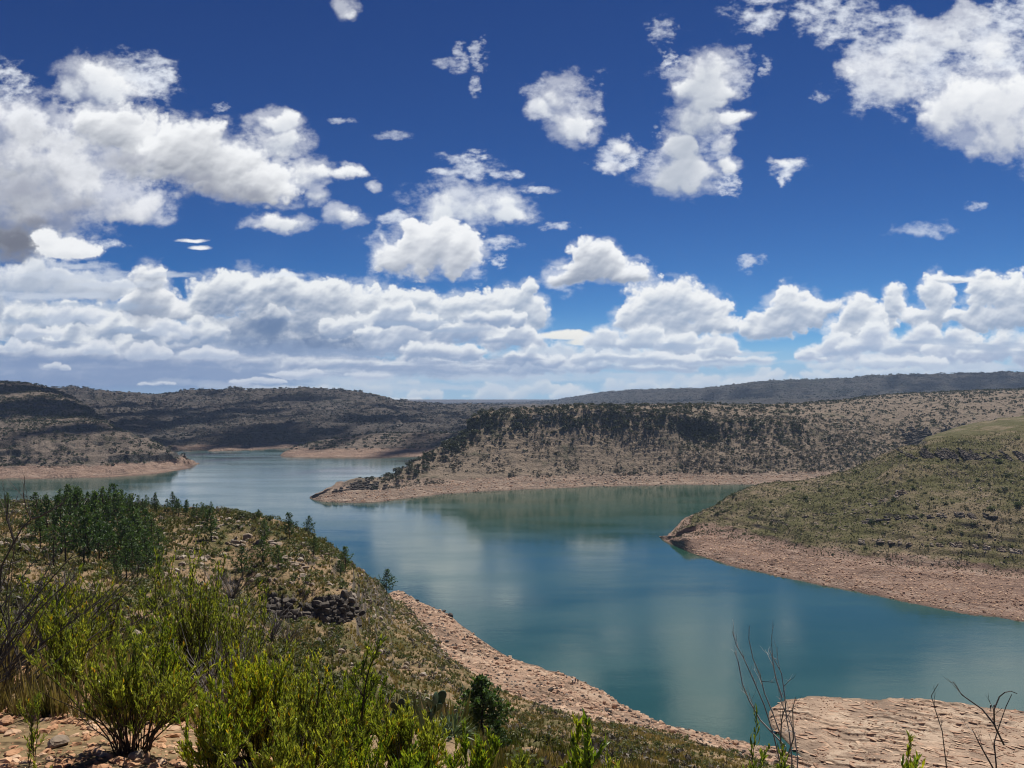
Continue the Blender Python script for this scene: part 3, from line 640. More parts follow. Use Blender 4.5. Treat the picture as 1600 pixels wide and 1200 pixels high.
# --- near hillside with the wooded knoll
near_st = {
    -5200: [Z(.3, 88.2), Z(3., 88.1), Z(6, 87.6), Z(20, 80), Z(45, 74), Z(60, 70), Z(80, 66), Z(120, 40), Z(160, 9), Z(180, 0), Z(190, -6)],
    -700: [Z(.3, 88.2), Z(5.5, 88), Z(14, 84.4), Z(60, 73), Z(100, 69), Z(130, 66), Z(150, 66), Z(215, 64), Z(290, 9), Z(320, 0), Z(332, -6)],
    -60: [Z(.3, 88.2), Z(5.8, 88), Z(15, 84.4), R(1000, 55), R(910, 100), R(868, 130), R(850, 150), R(787, 212), Z(290, 9), Z(320, 0), Z(332, -6)],
    60: [Z(.3, 88.2), Z(5.8, 88), Z(15, 84.3), R(1003, 55), R(912, 100), R(870, 130), R(852, 150), R(788, 212), Z(290, 9), Z(320, 0), Z(332, -6)],
    150: [Z(.3, 88.2), Z(5.6, 88), Z(15, 84), R(1012, 55), R(926, 100), R(880, 130), R(862, 150), R(787, 215), Z(290, 9), Z(320, 0), Z(332, -6)],
    230: [Z(.3, 88.2), Z(5.3, 88), Z(15, 83.5), R(1022, 55), R(945, 100), R(900, 130), R(880, 147), R(790, 210), Z(285, 9), Z(315, 0), Z(327, -6)],
    300: [Z(.3, 88.2), Z(5., 88), Z(15, 83), R(1032, 55), R(962, 100), R(920, 130), R(900, 143), R(797, 203), Z(275, 9), Z(305, 0), Z(317, -6)],
    380: [Z(.3, 88.2), Z(4.3, 88), Z(15, 82.7), R(1060, 55), R(990, 106), R(946, 135), R(922, 145), R(806, 198), Z(265, 9), Z(295, 0), Z(307, -6)],
    430: [Z(.3, 88.2), Z(4., 88), Z(15, 82.4), R(1080, 56), R(1003, 110), R(950, 138), R(922, 142.5), R(817, 194), Z(258, 9), Z(288, 0), Z(300, -6)],
    500: [Z(.3, 88.2), Z(3.2, 88), Z(15, 83.9), R(1110, 58), R(1030, 108), R(968, 136), R(926, 139.5), R(849, 186), Z(250, 9), Z(280, 0), Z(292, -6)],
    548: [Z(.3, 88.2), Z(3., 88), Z(15, 84.0), R(1118, 60), R(1045, 108), R(968, 140), R(928, 143.5), R(886, 188), Z(262, 9), Z(300, 0), Z(312, -6)],
    572: [Z(.3, 88.2), Z(3., 88), Z(15, 84.05), R(1122, 60), R(1050, 110), R(985, 152), R(962, 165), R(904, 215), Z(290, 9), Z(335, 0), Z(347, -6)],
    600: [Z(.3, 88.2), Z(3., 88), Z(15, 84.05), R(1127, 60), R(1062, 115), R(1010, 165), R(975, 205), R(921, 285), Z(327, 9), Z(380, 0), Z(392, -6)],
    620: [Z(.3, 88.2), Z(3., 88), Z(15, 84.05), R(1130, 60), R(1070, 120), R(1025, 172), R(990, 215), R(945, 300), S(938, 6), S(926), Z(405, -6)],
    660: [Z(.3, 88.2), Z(3., 88), Z(15, 84.05), R(1140, 60), R(1085, 118), R(1046, 165), R(1016, 205), R(992, 255), S(975, 6), S(942), Z(385, -6)],
    700: [Z(.3, 88.2), Z(3., 88), Z(15, 84.0), R(1150, 58), R(1105, 112), R(1074, 152), R(1052, 185), R(1034, 228), S(1020, 6), S(962), Z(364, -6)],
    760: [Z(.3, 88.2), Z(3., 88), Z(15, 83.2), R(1172, 56), R(1138, 102), R(1112, 138), R(1094, 168), R(1076, 205), S(1062, 6), S(1003), Z(327, -6)],
    800: [Z(.3, 88.2), Z(3., 88), Z(15, 82.2), R(1186, 54), R(1156, 98), R(1132, 132), R(1116, 160), R(1099, 194), S(1086, 6), S(1030), Z(306, -6)],
    900: [Z(.3, 88.2), Z(3., 88), Z(15, 81.0), R(1208, 50), R(1182, 90), R(1162, 120), R(1146, 145), R(1128, 175), S(1114, 6), S(1062), Z(284, -6)],
    1000: [Z(.3, 88.2), Z(3., 88), Z(15, 80), R(1228, 48), R(1204, 84), R(1184, 110), R(1168, 135), R(1148, 165), S(1132, 5), S(1112), Z(256, -6)],
    1100: [Z(.3, 88.2), Z(3., 88), Z(15, 79.6), R(1248, 46), R(1226, 80), R(1207, 104), R(1192, 126), R(1174, 155), S(1160, 4.5), S(1145), Z(240, -6)],
    1200: [Z(.3, 88.2), Z(3., 88), Z(15, 79), R(1272, 44), R(1250, 76), R(1234, 98), R(1218, 118), R(1200, 146), S(1186, 3.5), S(1174), Z(226, -6)],
    1270: [Z(.3, 88.2), Z(3., 88), Z(15, 78.4), R(1292, 43), R(1272, 72), R(1255, 93), R(1238, 112), R(1222, 138), S(1206, 3.5), S(1190), Z(221, -6)],
    1400: [Z(.3, 88.2), Z(3., 88), Z(15, 78), R(1330, 42), R(1312, 68), R(1296, 86), R(1280, 104), R(1262, 128), S(1250, 4), S(1236), Z(205, -6)],
    1700: [Z(.3, 88.2), Z(3., 88), Z(15, 77), R(1390, 40), R(1370, 64), R(1350, 80), R(1336, 94), R(1316, 118), S(1300, 4), S(1286), Z(190, -6)],
    6800: [Z(.3, 88.2), Z(3., 88), Z(6, 85), Z(16, 76), Z(30, 66), Z(40, 58), Z(50, 50), Z(70, 35), Z(100, 9), Z(130, 0), Z(140, -6)],
}


class FineNear(Strip):
    def noise_scale(s, Y): return np.clip(Y / 90, .04, 1)
ROWS = [40, 44, 44, 44, 40, 56, 90, 60, 130, 6]
near = FineNear('hillside', near_st, ROWS, -460, 1740, 1.6, [.3, .5, .9, 1.0, .9, .9, 1.1, .7, .45, .22, .1], M_NEAR, terr=(.9, 2.2), seed=3, ragged={5: (2.5, .8, 9), 6: (2.5, .9, 9), 9: (3.5, 0, 26)}, beds=[(4.1, 5.0, .7, (.0, .8), (5, 7), 611), (3.9, 2.0, .3, (.0, .6), (5, 7), 615)])
FineNear('hillside', near_st, [4, 8, 8, 10, 10, 10, 10, 14, 10, 2], -5200, -460, 30.0, [.3, .5, .9, 1.0, .9, .9, 1.1, .7, .45, .22, .1], M_NEAR, terr=(.9, 2.2), seed=3, ragged={5: (2.5, .8, 9), 6: (2.5, .9, 9), 9: (3.5, 0, 26)})
FineNear('hillside', near_st, [4, 8, 8, 10, 10, 10, 10, 14, 10, 2], 1740, 6800, 30.0, [.3, .5, .9, 1.0, .9, .9, 1.1, .7, .45, .22, .1], M_NEAR, terr=(.9, 2.2), seed=3, ragged={5: (2.5, .8, 9), 6: (2.5, .9, 9), 9: (3.5, 0, 26)})

# --- bare rock flat at the lower right
flat = Strip('rock_flat', {
    1200: [S(1140, -.6), S(1136, -.4), S(1130, -.3), S(1110, -.2), S(1102, -.3), S(1098, -.6)],
    1216: [S(1150, -.6), S(1146, .3), S(1132, 1.0), S(1108, .8), S(1098, .2), S(1094, -.6)],
    1232: [S(1168, -.6), S(1160, .4), S(1138, 1.3), S(1108, 1.1), S(1095, .3), S(1090, -.6)],
    1262: [S(1196, -.6), S(1188, .4), S(1160, 1.5), S(1108, 1.2), S(1092, .3), S(1087, -.6)],
    1310: [S(1222, -.6), S(1212, .4), S(1170, 1.7), S(1110, 1.3), S(1090, .3), S(1086, -.6)],
    1380: [S(1250, -.6), S(1240, .4), S(1180, 1.9), S(1112, 1.4), S(1093, .3), S(1089, -.6)],
    1450: [S(1262, -.6), S(1252, .4), S(1190, 2.0), S(1116, 1.4), S(1098, .3), S(1093, -.6)],
    1550: [S(1275, -.6), S(1265, .4), S(1200, 2.1), S(1125, 1.4), S(1107, .3), S(1102, -.6)],
    1610: [S(1290, -.6), S(1280, .4), S(1215, 2.1), S(1132, 1.4), S(1116, .3), S(1110, -.6)],
    1900: [S(1340, -.6), S(1330, .4), S(1260, 2.1), S(1200, 1.4), S(1180, .3), S(1170, -.6)]},
    [6, 110, 170, 60, 10], 1200, 1900, 1.4, [.1, .3, .5, .45, .25, .1], M_FLAT, terr=(.8, .5), seed=40, beds=[(4.13, 5.5, .62, (-.1, .5), (20, 21), 601), (4.0, 2.2, .16, (-.1, .4), (20, 21), 605)], ragged={1: (3, .1, 14), 4: (4.5, .1, 16)})

# --- hill on the right
right = Strip('right_hill', {
    1030: [S(846, -5), S(841, -.6), S(840, -.3), S(839.6, -.1), S(839.2, 0), S(838.8, 0), Z(Yw(836), -.5), Z(Yw(834), -6)],
    1040: [S(850, -5), S(846), S(844.5, .25), S(843, .45), S(841, .6), S(839, .7), Z(556, 0), Z(562, -6)],
    1075: [S(866, -5), S(862), S(840, 6.5), S(832, 6), S(826, 9.2), R(820, 548), Z(640, 0), Z(652, -6)],
    1110: [S(878, -5), S(874), S(836, 6), R(822, 548), R(808, 565), R(795, 585), Z(650, 0), Z(662, -6)],
    1160: [S(892, -5), S(888), S(846, 6), R(816, 535), R(790, 565), R(768, 590), Z(690, 0), Z(702, -6)],
    1200: [S(901, -5), S(897), S(853, 6), R(815, 520), R(782, 560), R(757, 600), Z(720, 0), Z(732, -6)],
    1260: [S(914, -5), S(910), S(866, 6), R(820, 490), R(780, 550), R(752, 610), Z(730, 0), Z(742, -6)],
    1310: [S(923, -5), S(919), S(874, 6), R(815, 490), R(772, 550), R(744, 612), Z(740, 10), Z(760, -6)],
    1370: [S(936, -5), S(932), S(881, 6), R(805, 490), R(752, 555), R(719, 618), Z(760, 30), Z(800, 30)],
    1420: [S(946, -5), S(942), S(887, 6), R(800, 480), R(716, 566), R(699, 600), Z(780, 40), Z(830, 40)],
    1450: [S(952, -5), S(948), S(890, 6), R(798, 478), R(714, 566), R(701, 577), R(686, 625), Z(840, 50)],
    1500: [S(961, -5), S(957), S(893, 6), R(796, 470), R(717, 560), R(702, 572), R(676, 640), Z(840, 62)],
    1600: [S(976, -5), S(972), S(905, 6), R(800, 455), R(722, 545), R(707, 558), R(663, 640), Z(840, 72)],
    2200: [S(1060, -5), S(1055), S(960, 6), R(830, 420), R(735, 520), R(720, 532), R(650, 640), Z(840, 80)]},
    [5, 110, 110, 70, 14, 50, 20], 1030, 2200, 1.5, [.1, .2, .4, .9, .8, .9, .8, .8], M_RIGHT, terr=(.6, 3.4), seed=60, beds=[(4.5, 5.0, .6, (.0, .8), (5, 7), 621), (4.3, 2.2, .3, (.0, .6), (5, 7), 625)], ragged={1: (4, 0, 24), 4: (4, 1.2, 16), 5: (3, 1.2, 16)})

# --- mesa across the water
mesa = Strip('mesa', {
    484: [S(783, -5), S(780.5, -.5), S(780, -.3), S(779.5, -.2), S(779, -.2), Z(Yw(778), -.4), Z(Yw(777), -.7), Z(Yw(776), -6)],
    500: [S(787, -5), S(783.5), S(777, 2.5), S(775, 3.4), S(772, 4.2), S(770, 5), Z(800, 0), Z(812, -6)],
    516: [S(788, -5), S(785), S(772, 4.5), S(768, 6), S(764, 8), S(762, 9), Z(812, 2), Z(824, -6)],
    530: [S(788, -5), S(785), S(768, 6), S(766, 6.6), R(757, 812), R(754, 835), Z(845, 3), Z(860, -6)],
    560: [S(789, -5), S(786), S(767, 6), S(765, 6.5), R(752, 807), R(749, 840), Z(860, 4), Z(875, -6)],
    600: [S(787, -5), S(784), S(766, 6), S(764, 6.5), R(750, 818), R(746, 855), Z(885, 4), Z(900, -6)],
    622: [S(784, -5), S(781), S(764, 6), R(758, 828), R(746, 842), R(737, 868), Z(900, 4), Z(920, -6)],
    650: [S(781, -5), S(778), S(760, 6), R(748, 850), R(732, 870), R(722, 895), Z(925, 6), Z(945, -6)],
    680: [S(777, -5), S(774), S(757, 6), R(735, 880), R(715, 905), R(705, 925), Z(960, 10), Z(980, -6)],
    710: [S(774, -5), S(771), S(755, 6), R(722, 905), R(698, 935), R(688, 955), Z(990, 15), Z(1010, -6)],
    728: [S(773, -5), S(770), S(754, 6), R(712, 920), R(684, 960), R(676, 970), Z(1010, 20), Z(1030, -6)],
    736: [S(772, -5), S(769.5), S(754, 6), R(708, 925), R(672, 974), R(654, 978), Z(1040, 45), Z(1080, -6)],
    750: [S(772, -5), S(769), S(753, 6), R(706, 926), R(666, 970), R(648, 983), R(644, 1030), Z(1120, 60)],
    800: [S(769, -5), S(766), S(751, 6), R(708, 930), R(668, 968), R(647, 984), R(640, 1050), Z(1200, 65)],
    900: [S(765, -5), S(762), S(747, 6), R(708, 940), R(664, 976), R(641, 994), R(634, 1100), Z(1250, 70)],
    1000: [S(762, -5), S(759), S(744.5, 6), R(708, 955), R(665, 986), R(643, 1004), R(633, 1150), Z(1350, 72)],
    1080: [S(761, -5), S(758), S(743, 6), R(712, 955), R(676, 995), R(652, 1007), R(632, 1190), Z(1400, 75)],
    1140: [S(760, -5), S(757.5), S(743, 6), R(712, 960), R(680, 1000), R(660, 1020), R(632, 1230), Z(1450, 78)],
    1200: [S(759, -5), S(757), S(742, 6), R(712, 965), R(682, 1010), R(660, 1035), R(633, 1300), Z(1600, 78)],
    1300: [S(756, -5), S(753), S(740, 6), R(716, 990), R(692, 1030), R(666, 1085), R(627, 1450), Z(1900, 84)],
    1345: [S(754, -5), S(752), S(740, 6), R(722, 990), R(702, 1020), R(673, 1110), R(622, 1500), Z(2000, 88)],
    1390: [S(753, -5), S(751), S(740, 6), R(735, 990), R(716, 1035), R(684, 1160), R(617, 1550), Z(2100, 92)],
    1430: [S(753, -5), S(751), S(740, 6), R(730, 990), R(694, 1070), R(672, 1125), R(615, 1600), Z(2200, 96)],
    1500: [S(753, -5), S(751), S(740, 6), R(722, 990), R(682, 1090), R(665, 1098), R(612, 1650), Z(2300, 100)],
    1600: [S(753, -5), S(751), S(740, 6), R(715, 1000), R(672, 1110), R(655, 1120), R(609, 1650), Z(2400, 105)],
    2100: [S(755, -5), S(753), S(742, 6), R(715, 1000), R(672, 1110), R(650, 1120), R(600, 1640), Z(2400, 110)]},
    [5, 40, 60, 50, 20, 50, 14], 484, 2100, 1.6, [.1, .25, .5, 1.0, .9, 1.0, .8, .8], M_MESA, terr=(.30, 4.0), seed=80, ragged={1: (6, 0, 50), 4: (7, 3.5, 70), 5: (5, 2.5, 60)})

# --- dark hill on the left
left = Strip('left_hill', {
    -700: [S(752, -5), S(750), S(735, 6), R(690, 1070), R(660, 1150), R(640, 1280), R(594, 1750), Z(2100, 110)],
    0: [S(751, -5), S(749), S(733, 6), R(694, 1070), R(668, 1150), R(645, 1280), R(597, 1700), Z(2100, 110)],
    40: [S(751, -5), S(748.6), S(732.6, 6), R(695, 1070), R(668, 1150), R(646, 1280), R(599, 1700), Z(2100, 105)],
    75: [S(750, -5), S(748.3), S(732.4, 6), R(695, 1070), R(669, 1150), R(648, 1290), R(606, 1680), Z(2100, 95)],
    110: [S(750, -5), S(748), S(732, 6), R(696, 1072), R(671, 1150), R(652, 1280), R(620, 1600), Z(2000, 70)],
    140: [S(749, -5), S(747.4), S(731.5, 6), R(698, 1074), R(674, 1150), R(659, 1240), R(640, 1480), Z(1800, 40)],
    170: [S(748, -5), S(746.4), S(730.5, 6), R(700, 1080), R(679, 1150), R(669, 1200), R(662, 1300), Z(1420, 10)],
    200: [S(746, -5), S(744), S(729, 6), R(706, 1080), R(688, 1130), R(677, 1170), Z(1250, 25), Z(1400, -6)],
    235: [S(743, -5), S(741), S(726, 6), R(710, 1090), R(698, 1120), R(689, 1150), Z(1220, 14), Z(1330, -6)],
    268: [S(739, -5), S(737), S(722, 6), R(714, 1100), R(708, 1115), R(702.5, 1135), Z(1180, 8), Z(1250, -6)],
    285: [S(736, -5), S(734), S(723, 4.5), S(719, 6), S(715, 8), S(712, 9.5), Z(1160, 6), Z(1200, -6)],
    298: [S(733, -5), S(731), S(726, 3), S(724, 4.2), S(722, 5), S(720, 5.5), Z(1165, 1), Z(1180, -6)],
    310: [S(729, -5), S(727, -.4), S(726.6, -.2), S(726, -.2), S(725.6, -.3), S(725, -.5), Z(1175, -2), Z(1185, -6)]},
    [4, 30, 40, 30, 30, 40, 8], -700, 310, 1.8, [.1, .3, .6, 1.2, 1.2, 1.5, 1.5, 1.5], M_LEFT, terr=(1.1, 9.0), seed=100, ragged={1: (8, 0, 60), 3: (20, 3, 90), 4: (20, 3, 90)})

# --- low spit in the middle distance
spit = Strip('spit', {
    436: [S(715, -5), S(713.4, -.4), S(713.2, -.3), S(713, -.3), S(712.8, -.4), S(712, -5)],
    446: [S(716, -5), S(714), S(709.5, 3), S(707.5, 4), S(706, 5), Z(1460, -5)],
    470: [S(717, -5), S(714.6), S(704.4, 6), R(699, 1395), R(696.5, 1420), Z(1490, -5)],
    500: [S(717, -5), S(715.3), S(704.6, 6), R(696, 1400), R(688.5, 1445), Z(1510, -5)],
    560: [S(717, -5), S(715.5), S(704.6, 6), R(695, 1405), R(681, 1465), Z(1530, 0)],
    600: [S(717, -5), S(715.2), S(704.2, 6), R(694, 1410), R(677, 1475), Z(1550, 10)],
    650: [S(716, -5), S(714), S(703, 6), R(692, 1415), R(677, 1485), Z(1570, 15)],
    780: [S(715, -5), S(713), S(702, 6), R(690, 1425), R(677, 1495), Z(1610, 20)]},
    [4, 26, 40, 40, 12], 436, 780, 2.0, [.1, .2, .6, .8, .9, .5], M_LEFT, terr=(.6, 5.0), seed=120, ragged={1: (8, 0, 60), 3: (10, 2, 50)})

# --- dark plateau behind
back = Strip('back_plateau', {
    -500: [S(712, -5), S(710), S(700, 6), R(675, 1750), R(650, 2050), R(630, 2350), R(604, 2600), Z(3200, 100)],
    120: [S(709, -5), S(707), S(698, 6), R(672, 1750), R(648, 2050), R(628, 2380), R(607, 2600), Z(3200, 110)],
    180: [S(708.5, -5), S(706.5), S(697.6, 6), R(671, 1750), R(648, 2050), R(630, 2380), R(614.5, 2600), Z(3200, 90)],
    255: [S(708, -5), S(706), S(697, 6), R(670, 1760), R(648, 2060), R(629, 2400), R(616, 2600), Z(3200, 90)],
    300: [S(707, -5), S(705.4), S(696.4, 6), R(669, 1770), R(646, 2070), R(627, 2400), R(611, 2600), Z(3200, 100)],
    400: [S(704, -5), S(702.4), S(694, 6), R(667, 1790), R(645, 2080), R(626, 2400), R(608, 2600), Z(3200, 106)],
    470: [S(701, -5), S(699.5), S(692, 6), R(666, 1800), R(644, 2080), R(625, 2400), R(607, 2600), Z(3200, 108)],
    540: [S(701, -5), S(699), S(691, 6), R(665, 1800), R(644, 2080), R(627, 2400), R(610, 2600), Z(3200, 100)],
    580: [S(701, -5), S(699), S(691, 6), R(665, 1800), R(645, 2080), R(631, 2400), R(617, 2650), Z(3200, 88)],
    620: [S(701, -5), S(699), S(691, 6), R(665, 1800), R(648, 2100), R(637, 2400), R(626, 2700), Z(3200, 75)],
    680: [S(701, -5), S(699), S(691, 6), R(665, 1800), R(651, 2100), R(641, 2450), R(631.5, 2800), Z(3400, 66)],
    900: [S(701, -5), S(699), S(691, 6), R(665, 1800), R(652, 2100), R(642, 2500), R(633, 3000), Z(3600, 60)]},
    [4, 26, 44, 44, 40, 34, 8], -500, 900, 2.2, [.1, .3, 1.0, 3.2, 3.8, 3.4, 1.6, 1.5], M_BACK, terr=(1.3, 16.0), seed=140)

# --- farthest ridge
ridge = Strip('far_ridge', {
    -1500: [Z(3000, 20), Z(3600, 60), R(618, 5000), R(598, 6000), Z(9000, 160)],
    560: [Z(3000, 20), Z(3600, 50), R(634, 5600), R(630, 7500), Z(9500, 40)],
    700: [Z(3000, 20), Z(3600, 50), R(635, 5600), R(630.2, 8000), Z(9500, 30)],
    790: [Z(3000, 20), Z(3600, 50), R(634, 5400), R(629.4, 7400), Z(9500, 40)],
    860: [Z(2900, 30), Z(3500, 60), R(633, 5000), R(626.5, 6400), Z(9000, 60)],
    900: [Z(2800, 30), Z(3400, 64), R(631, 4600), R(620, 5400), Z(8500, 90)],
    960: [Z(2700, 30), Z(3300, 66), R(629, 4200), R(612, 4800), Z(8000, 110)],
    1020: [Z(2600, 40), Z(3100, 70), R(628, 3900), R(608.5, 4400), Z(8000, 130)],
    1100: [Z(2500, 40), Z(3000, 74), R(626, 3700), R(606.5, 4200), Z(8000, 140)],
    1140: [Z(2500, 40), Z(2950, 76), R(625, 3600), R(602, 4100), Z(8000, 150)],
    1180: [Z(2500, 40), Z(2900, 78), R(622, 3500), R(597.5, 4000), Z(8000, 165)],
    1300: [Z(2500, 50), Z(2900, 82), R(620, 3400), R(592, 3900), Z(8000, 180)],
    1360: [Z(2500, 50), Z(2900, 85), R(618, 3400), R(588, 3900), Z(8000, 190)],
    1450: [Z(2500, 60), Z(2900, 90), R(615, 3400), R(585, 3900), Z(8000, 200)],
    1600: [Z(2500, 60), Z(2900, 95), R(612, 3400), R(581.5, 3900), Z(8000, 210)],
    2900: [Z(2500, 60), Z(2900, 95), R(610, 3400), R(578, 4000), Z(8000, 220)]},
    [8, 34, 60, 10], -1500, 2900, 3.0, [1, 3, 5, 2.2, 4], M_FAR, terr=(.8, 22.0), seed=160)

# --- lake bed / plain under everything and the ground behind the camera
Vg = [(-60000, -60000, -9), (60000, -60000, -9), (60000, 60000, -9), (-60000, 60000, -9)]
tag(link('ground', mesh_arrays('ground', np.array(Vg), np.array([[0, 1, 2, 3]]), M_FAR)), kind='structure')
gx, gy = np.meshgrid(np.linspace(-40, 40, 81), np.linspace(-40, .6, 41))
gz = 88.2 + .25 * fbm(gx / 6, gy / 6, 4, 9) * np.clip((.6 - gy) / 3, 0, 1) - .0 * gx
ii = np.arange(gx.size).reshape(gx.shape)
tag(link('roadside', mesh_arrays('roadside', np.stack([gx, gy, gz - np.clip(np.abs(gx) - 2, 0, 40) * .02], -1).reshape(-1, 3), np.stack([ii[:-1, :-1], ii[:-1, 1:], ii[1:, 1:], ii[1:, :-1]], -1).reshape(-1, 4), M_NEAR, True)), kind='structure')

# --- the lake
m, nt, b, _ = new_mat('lake_water'); n = NB(nt)
P = n.pos()
w1 = n.noise(n.vmath('MULTIPLY', P, (.55, .8, 1)), 1.0, 3, .6)
w2 = n.noise(n.vmath('MULTIPLY', P, (.05, .10, 1)), 1.0, 3, .6)
patch = n.noise(n.vmath('MULTIPLY', P, (.006, .022, 1)), 1.0, 5, .6)
nt.links.new(n.mix(n.rng(patch, .35, .65), (.014, .056, .036), (.018, .068, .047)), b.inputs['Base Color'])
nt.links.new(n.rng(patch, .36, .66, .08, .16), b.inputs['Roughness'])
b.inputs['IOR'].default_value = 1.55; b.inputs['Specular IOR Level'].default_value = .8
nt.links.new(n.bump(n.math('ADD', n.math('MULTIPLY', w1, .40), w2), .5, .08), b.inputs['Normal'])
tag(link('water', mesh_arrays('water', np.array([(-4000, 60, 0), (4000, 60, 0), (4000, 3000, 0), (-4000, 3000, 0)]), np.array([[0, 1, 2, 3]]), m)), kind='structure')
LANDS = [near, flat, right, mesa, left, spit, back, ridge]
for s_ in LANDS:                       # control lines must run away from the camera
    if not (np.diff(s_.Y, axis=0) > 0).all(): print('WARN order', s_.name)
    jj = np.where((np.diff(s_.Y, axis=0) < .06).any(0))[0]
    if len(jj): print('WARN tight', s_.name, s_.px[jj[0]], s_.px[jj[-1]])

shadow_cloud(-640, 1800, 60, 2000, 1800, 3200, 6)        # plateau and left hill
shadow_cloud(900, 3700, 120, 900, 700, 4200, 11)        # far ridge
shadow_cloud(2000, 3650, 150, 1300, 800, 4200, 14)
# ------------------------------------------------------------------ plant building blocks
def unit(v): return v / np.maximum(np.linalg.norm(v, axis=-1, keepdims=True), 1e-9)


def leaf_tris(C, size, rs, up=.3, long=1.0):
    """one small bent leaf (two triangles in a quad) at each centre"""
    n = len(C); size = np.broadcast_to(size, n)[:, None]
    d = unit(rs.normal(size=(n, 3)) + np.array([0, 0, up])); e = unit(np.cross(d, rs.normal(size=(n, 3))))
    a, b = d * size * long, e * size * .6
    V = np.stack([C - a, C + b, C + a, C - b * .9], 1).reshape(-1, 3)
    return V, np.arange(4 * n).reshape(n, 4)


def tube(pts, rad, k=5, cap=True):
    pts = np.asarray(pts, float); n = len(pts); rad = np.broadcast_to(rad, n)
    t = unit(np.gradient(pts, axis=0)); ref = np.array([.31, .91, .27])
    u = unit(np.cross(t, ref)); v = np.cross(t, u)
    a = np.arange(k) * 2 * np.pi / k
    V = pts[:, None] + rad[:, None, None] * (np.cos(a)[None, :, None] * u[:, None] + np.sin(a)[None, :, None] * v[:, None])
    i = np.arange(n * k).reshape(n, k); j = np.roll(i, -1, 1)
    F = np.stack([i[:-1], j[:-1], j[1:], i[1:]], -1).reshape(-1, 4)
    return V.reshape(-1, 3), F


class Bag:
    """collects arrays into one mesh"""
    def __init__(s): s.V, s.F, s.a, s.n = [], {}, [], 0
    def add(s, V, F, tint=.5):
        V = np.asarray(V, float)
        s.V.append(V); s.F.setdefault(F.shape[1], []).append(F + s.n); s.n += len(V)
        s.a.append(np.broadcast_to(np.asarray(tint, float), len(V)))
        return s
    def mesh(s, name, mat, smooth=False):
        return mesh_arrays(name, np.concatenate(s.V), [np.concatenate(f) for f in s.F.values()], mat, smooth, {'tint': np.concatenate(s.a)})


_t = (1 + 5 ** .5) / 2
ICO = np.array([(-1, _t, 0), (1, _t, 0), (-1, -_t, 0), (1, -_t, 0), (0, -1, _t), (0, 1, _t), (0, -1, -_t), (0, 1, -_t), (_t, 0, -1), (_t, 0, 1), (-_t, 0, -1), (-_t, 0, 1)]) / math.hypot(1, _t)
ICOF = np.array([(0, 11, 5), (0, 5, 1), (0, 1, 7), (0, 7, 10), (0, 10, 11), (1, 5, 9), (5, 11, 4), (11, 10, 2), (10, 7, 6), (7, 1, 8), (3, 9, 4), (3, 4, 2), (3, 2, 6), (3, 6, 8), (3, 8, 9), (4, 9, 5), (2, 4, 11), (6, 2, 10), (8, 6, 7), (9, 8, 1)])


def subdiv(V, F):
    e = {}; V = [tuple(v) for v in V]; G = []
    def mid(a, b):
        k = (min(a, b), max(a, b))
        if k not in e:
            m = unit(np.array(V[a]) + np.array(V[b])); e[k] = len(V); V.append(tuple(m))
        return e[k]
    for a, b, c in F:
        x, y, z = mid(a, b), mid(b, c), mid(c, a); G += [(a, x, z), (b, y, x), (c, z, y), (x, y, z)]
    return np.array(V), np.array(G)
ICO2, ICO2F = subdiv(ICO, ICOF)
ICO3, ICO3F = subdiv(ICO2, ICO2F)


def rock_shape(rs, level=1, flat=.6, rough=.22, facets=6):
    """a broken stone: a ball cut by random planes, then roughened"""
    V, F = ((ICO, ICOF), (ICO2, ICO2F), (ICO3, ICO3F))[level]
    V = V.copy()
    for _ in range(facets):
        d = unit(rs.normal(size=3)); h = rs.uniform(.45, .8); q = V @ d
        V -= np.maximum(q - h, 0)[:, None] * d
    V *= 1 + rough * .5 * rs.normal(size=(len(V), 1)) * (.6 if level > 1 else 1)
    V *= np.array([rs.uniform(.75, 1.25), rs.uniform(.7, 1.0), flat * rs.uniform(.8, 1.2)])
    return V, F


def rot_z(a):
    c, s = np.cos(a), np.sin(a); z = np.zeros_like(c); o = np.ones_like(c)
    return np.stack([np.stack([c, -s, z], -1), np.stack([s, c, z], -1), np.stack([z, z, o], -1)], -2)


def scatter_mesh(name, protos, P, size, rs, mat, tint=None, smooth=False, squash=None):
    """many small pieces as ONE mesh (things nobody could count)"""
    B = Bag(); pick = rs.randint(0, len(protos), len(P)); size = np.broadcast_to(size, len(P))
    tint = rs.rand(len(P)) if tint is None else tint
    for k, (V, F, a) in enumerate(protos):
        w = np.where(pick == k)[0]
        if not len(w): continue
        Rm = rot_z(rs.rand(len(w)) * 2 * np.pi)
        W = np.einsum('nij,vj->nvi', Rm, V) * size[w][:, None, None]
        if squash is not None: W[..., 2] *= squash[w][:, None]
        W = W + P[w][:, None]
        FF = (F[None] + (np.arange(len(w)) * len(V))[:, None, None]).reshape(-1, F.shape[1])
        tt = np.clip(tint[w][:, None] + np.asarray(a)[None], 0, 1)
        B.add(W.reshape(-1, 3), FF, tt.ravel())
    return link(name, B.mesh(name, mat, smooth))


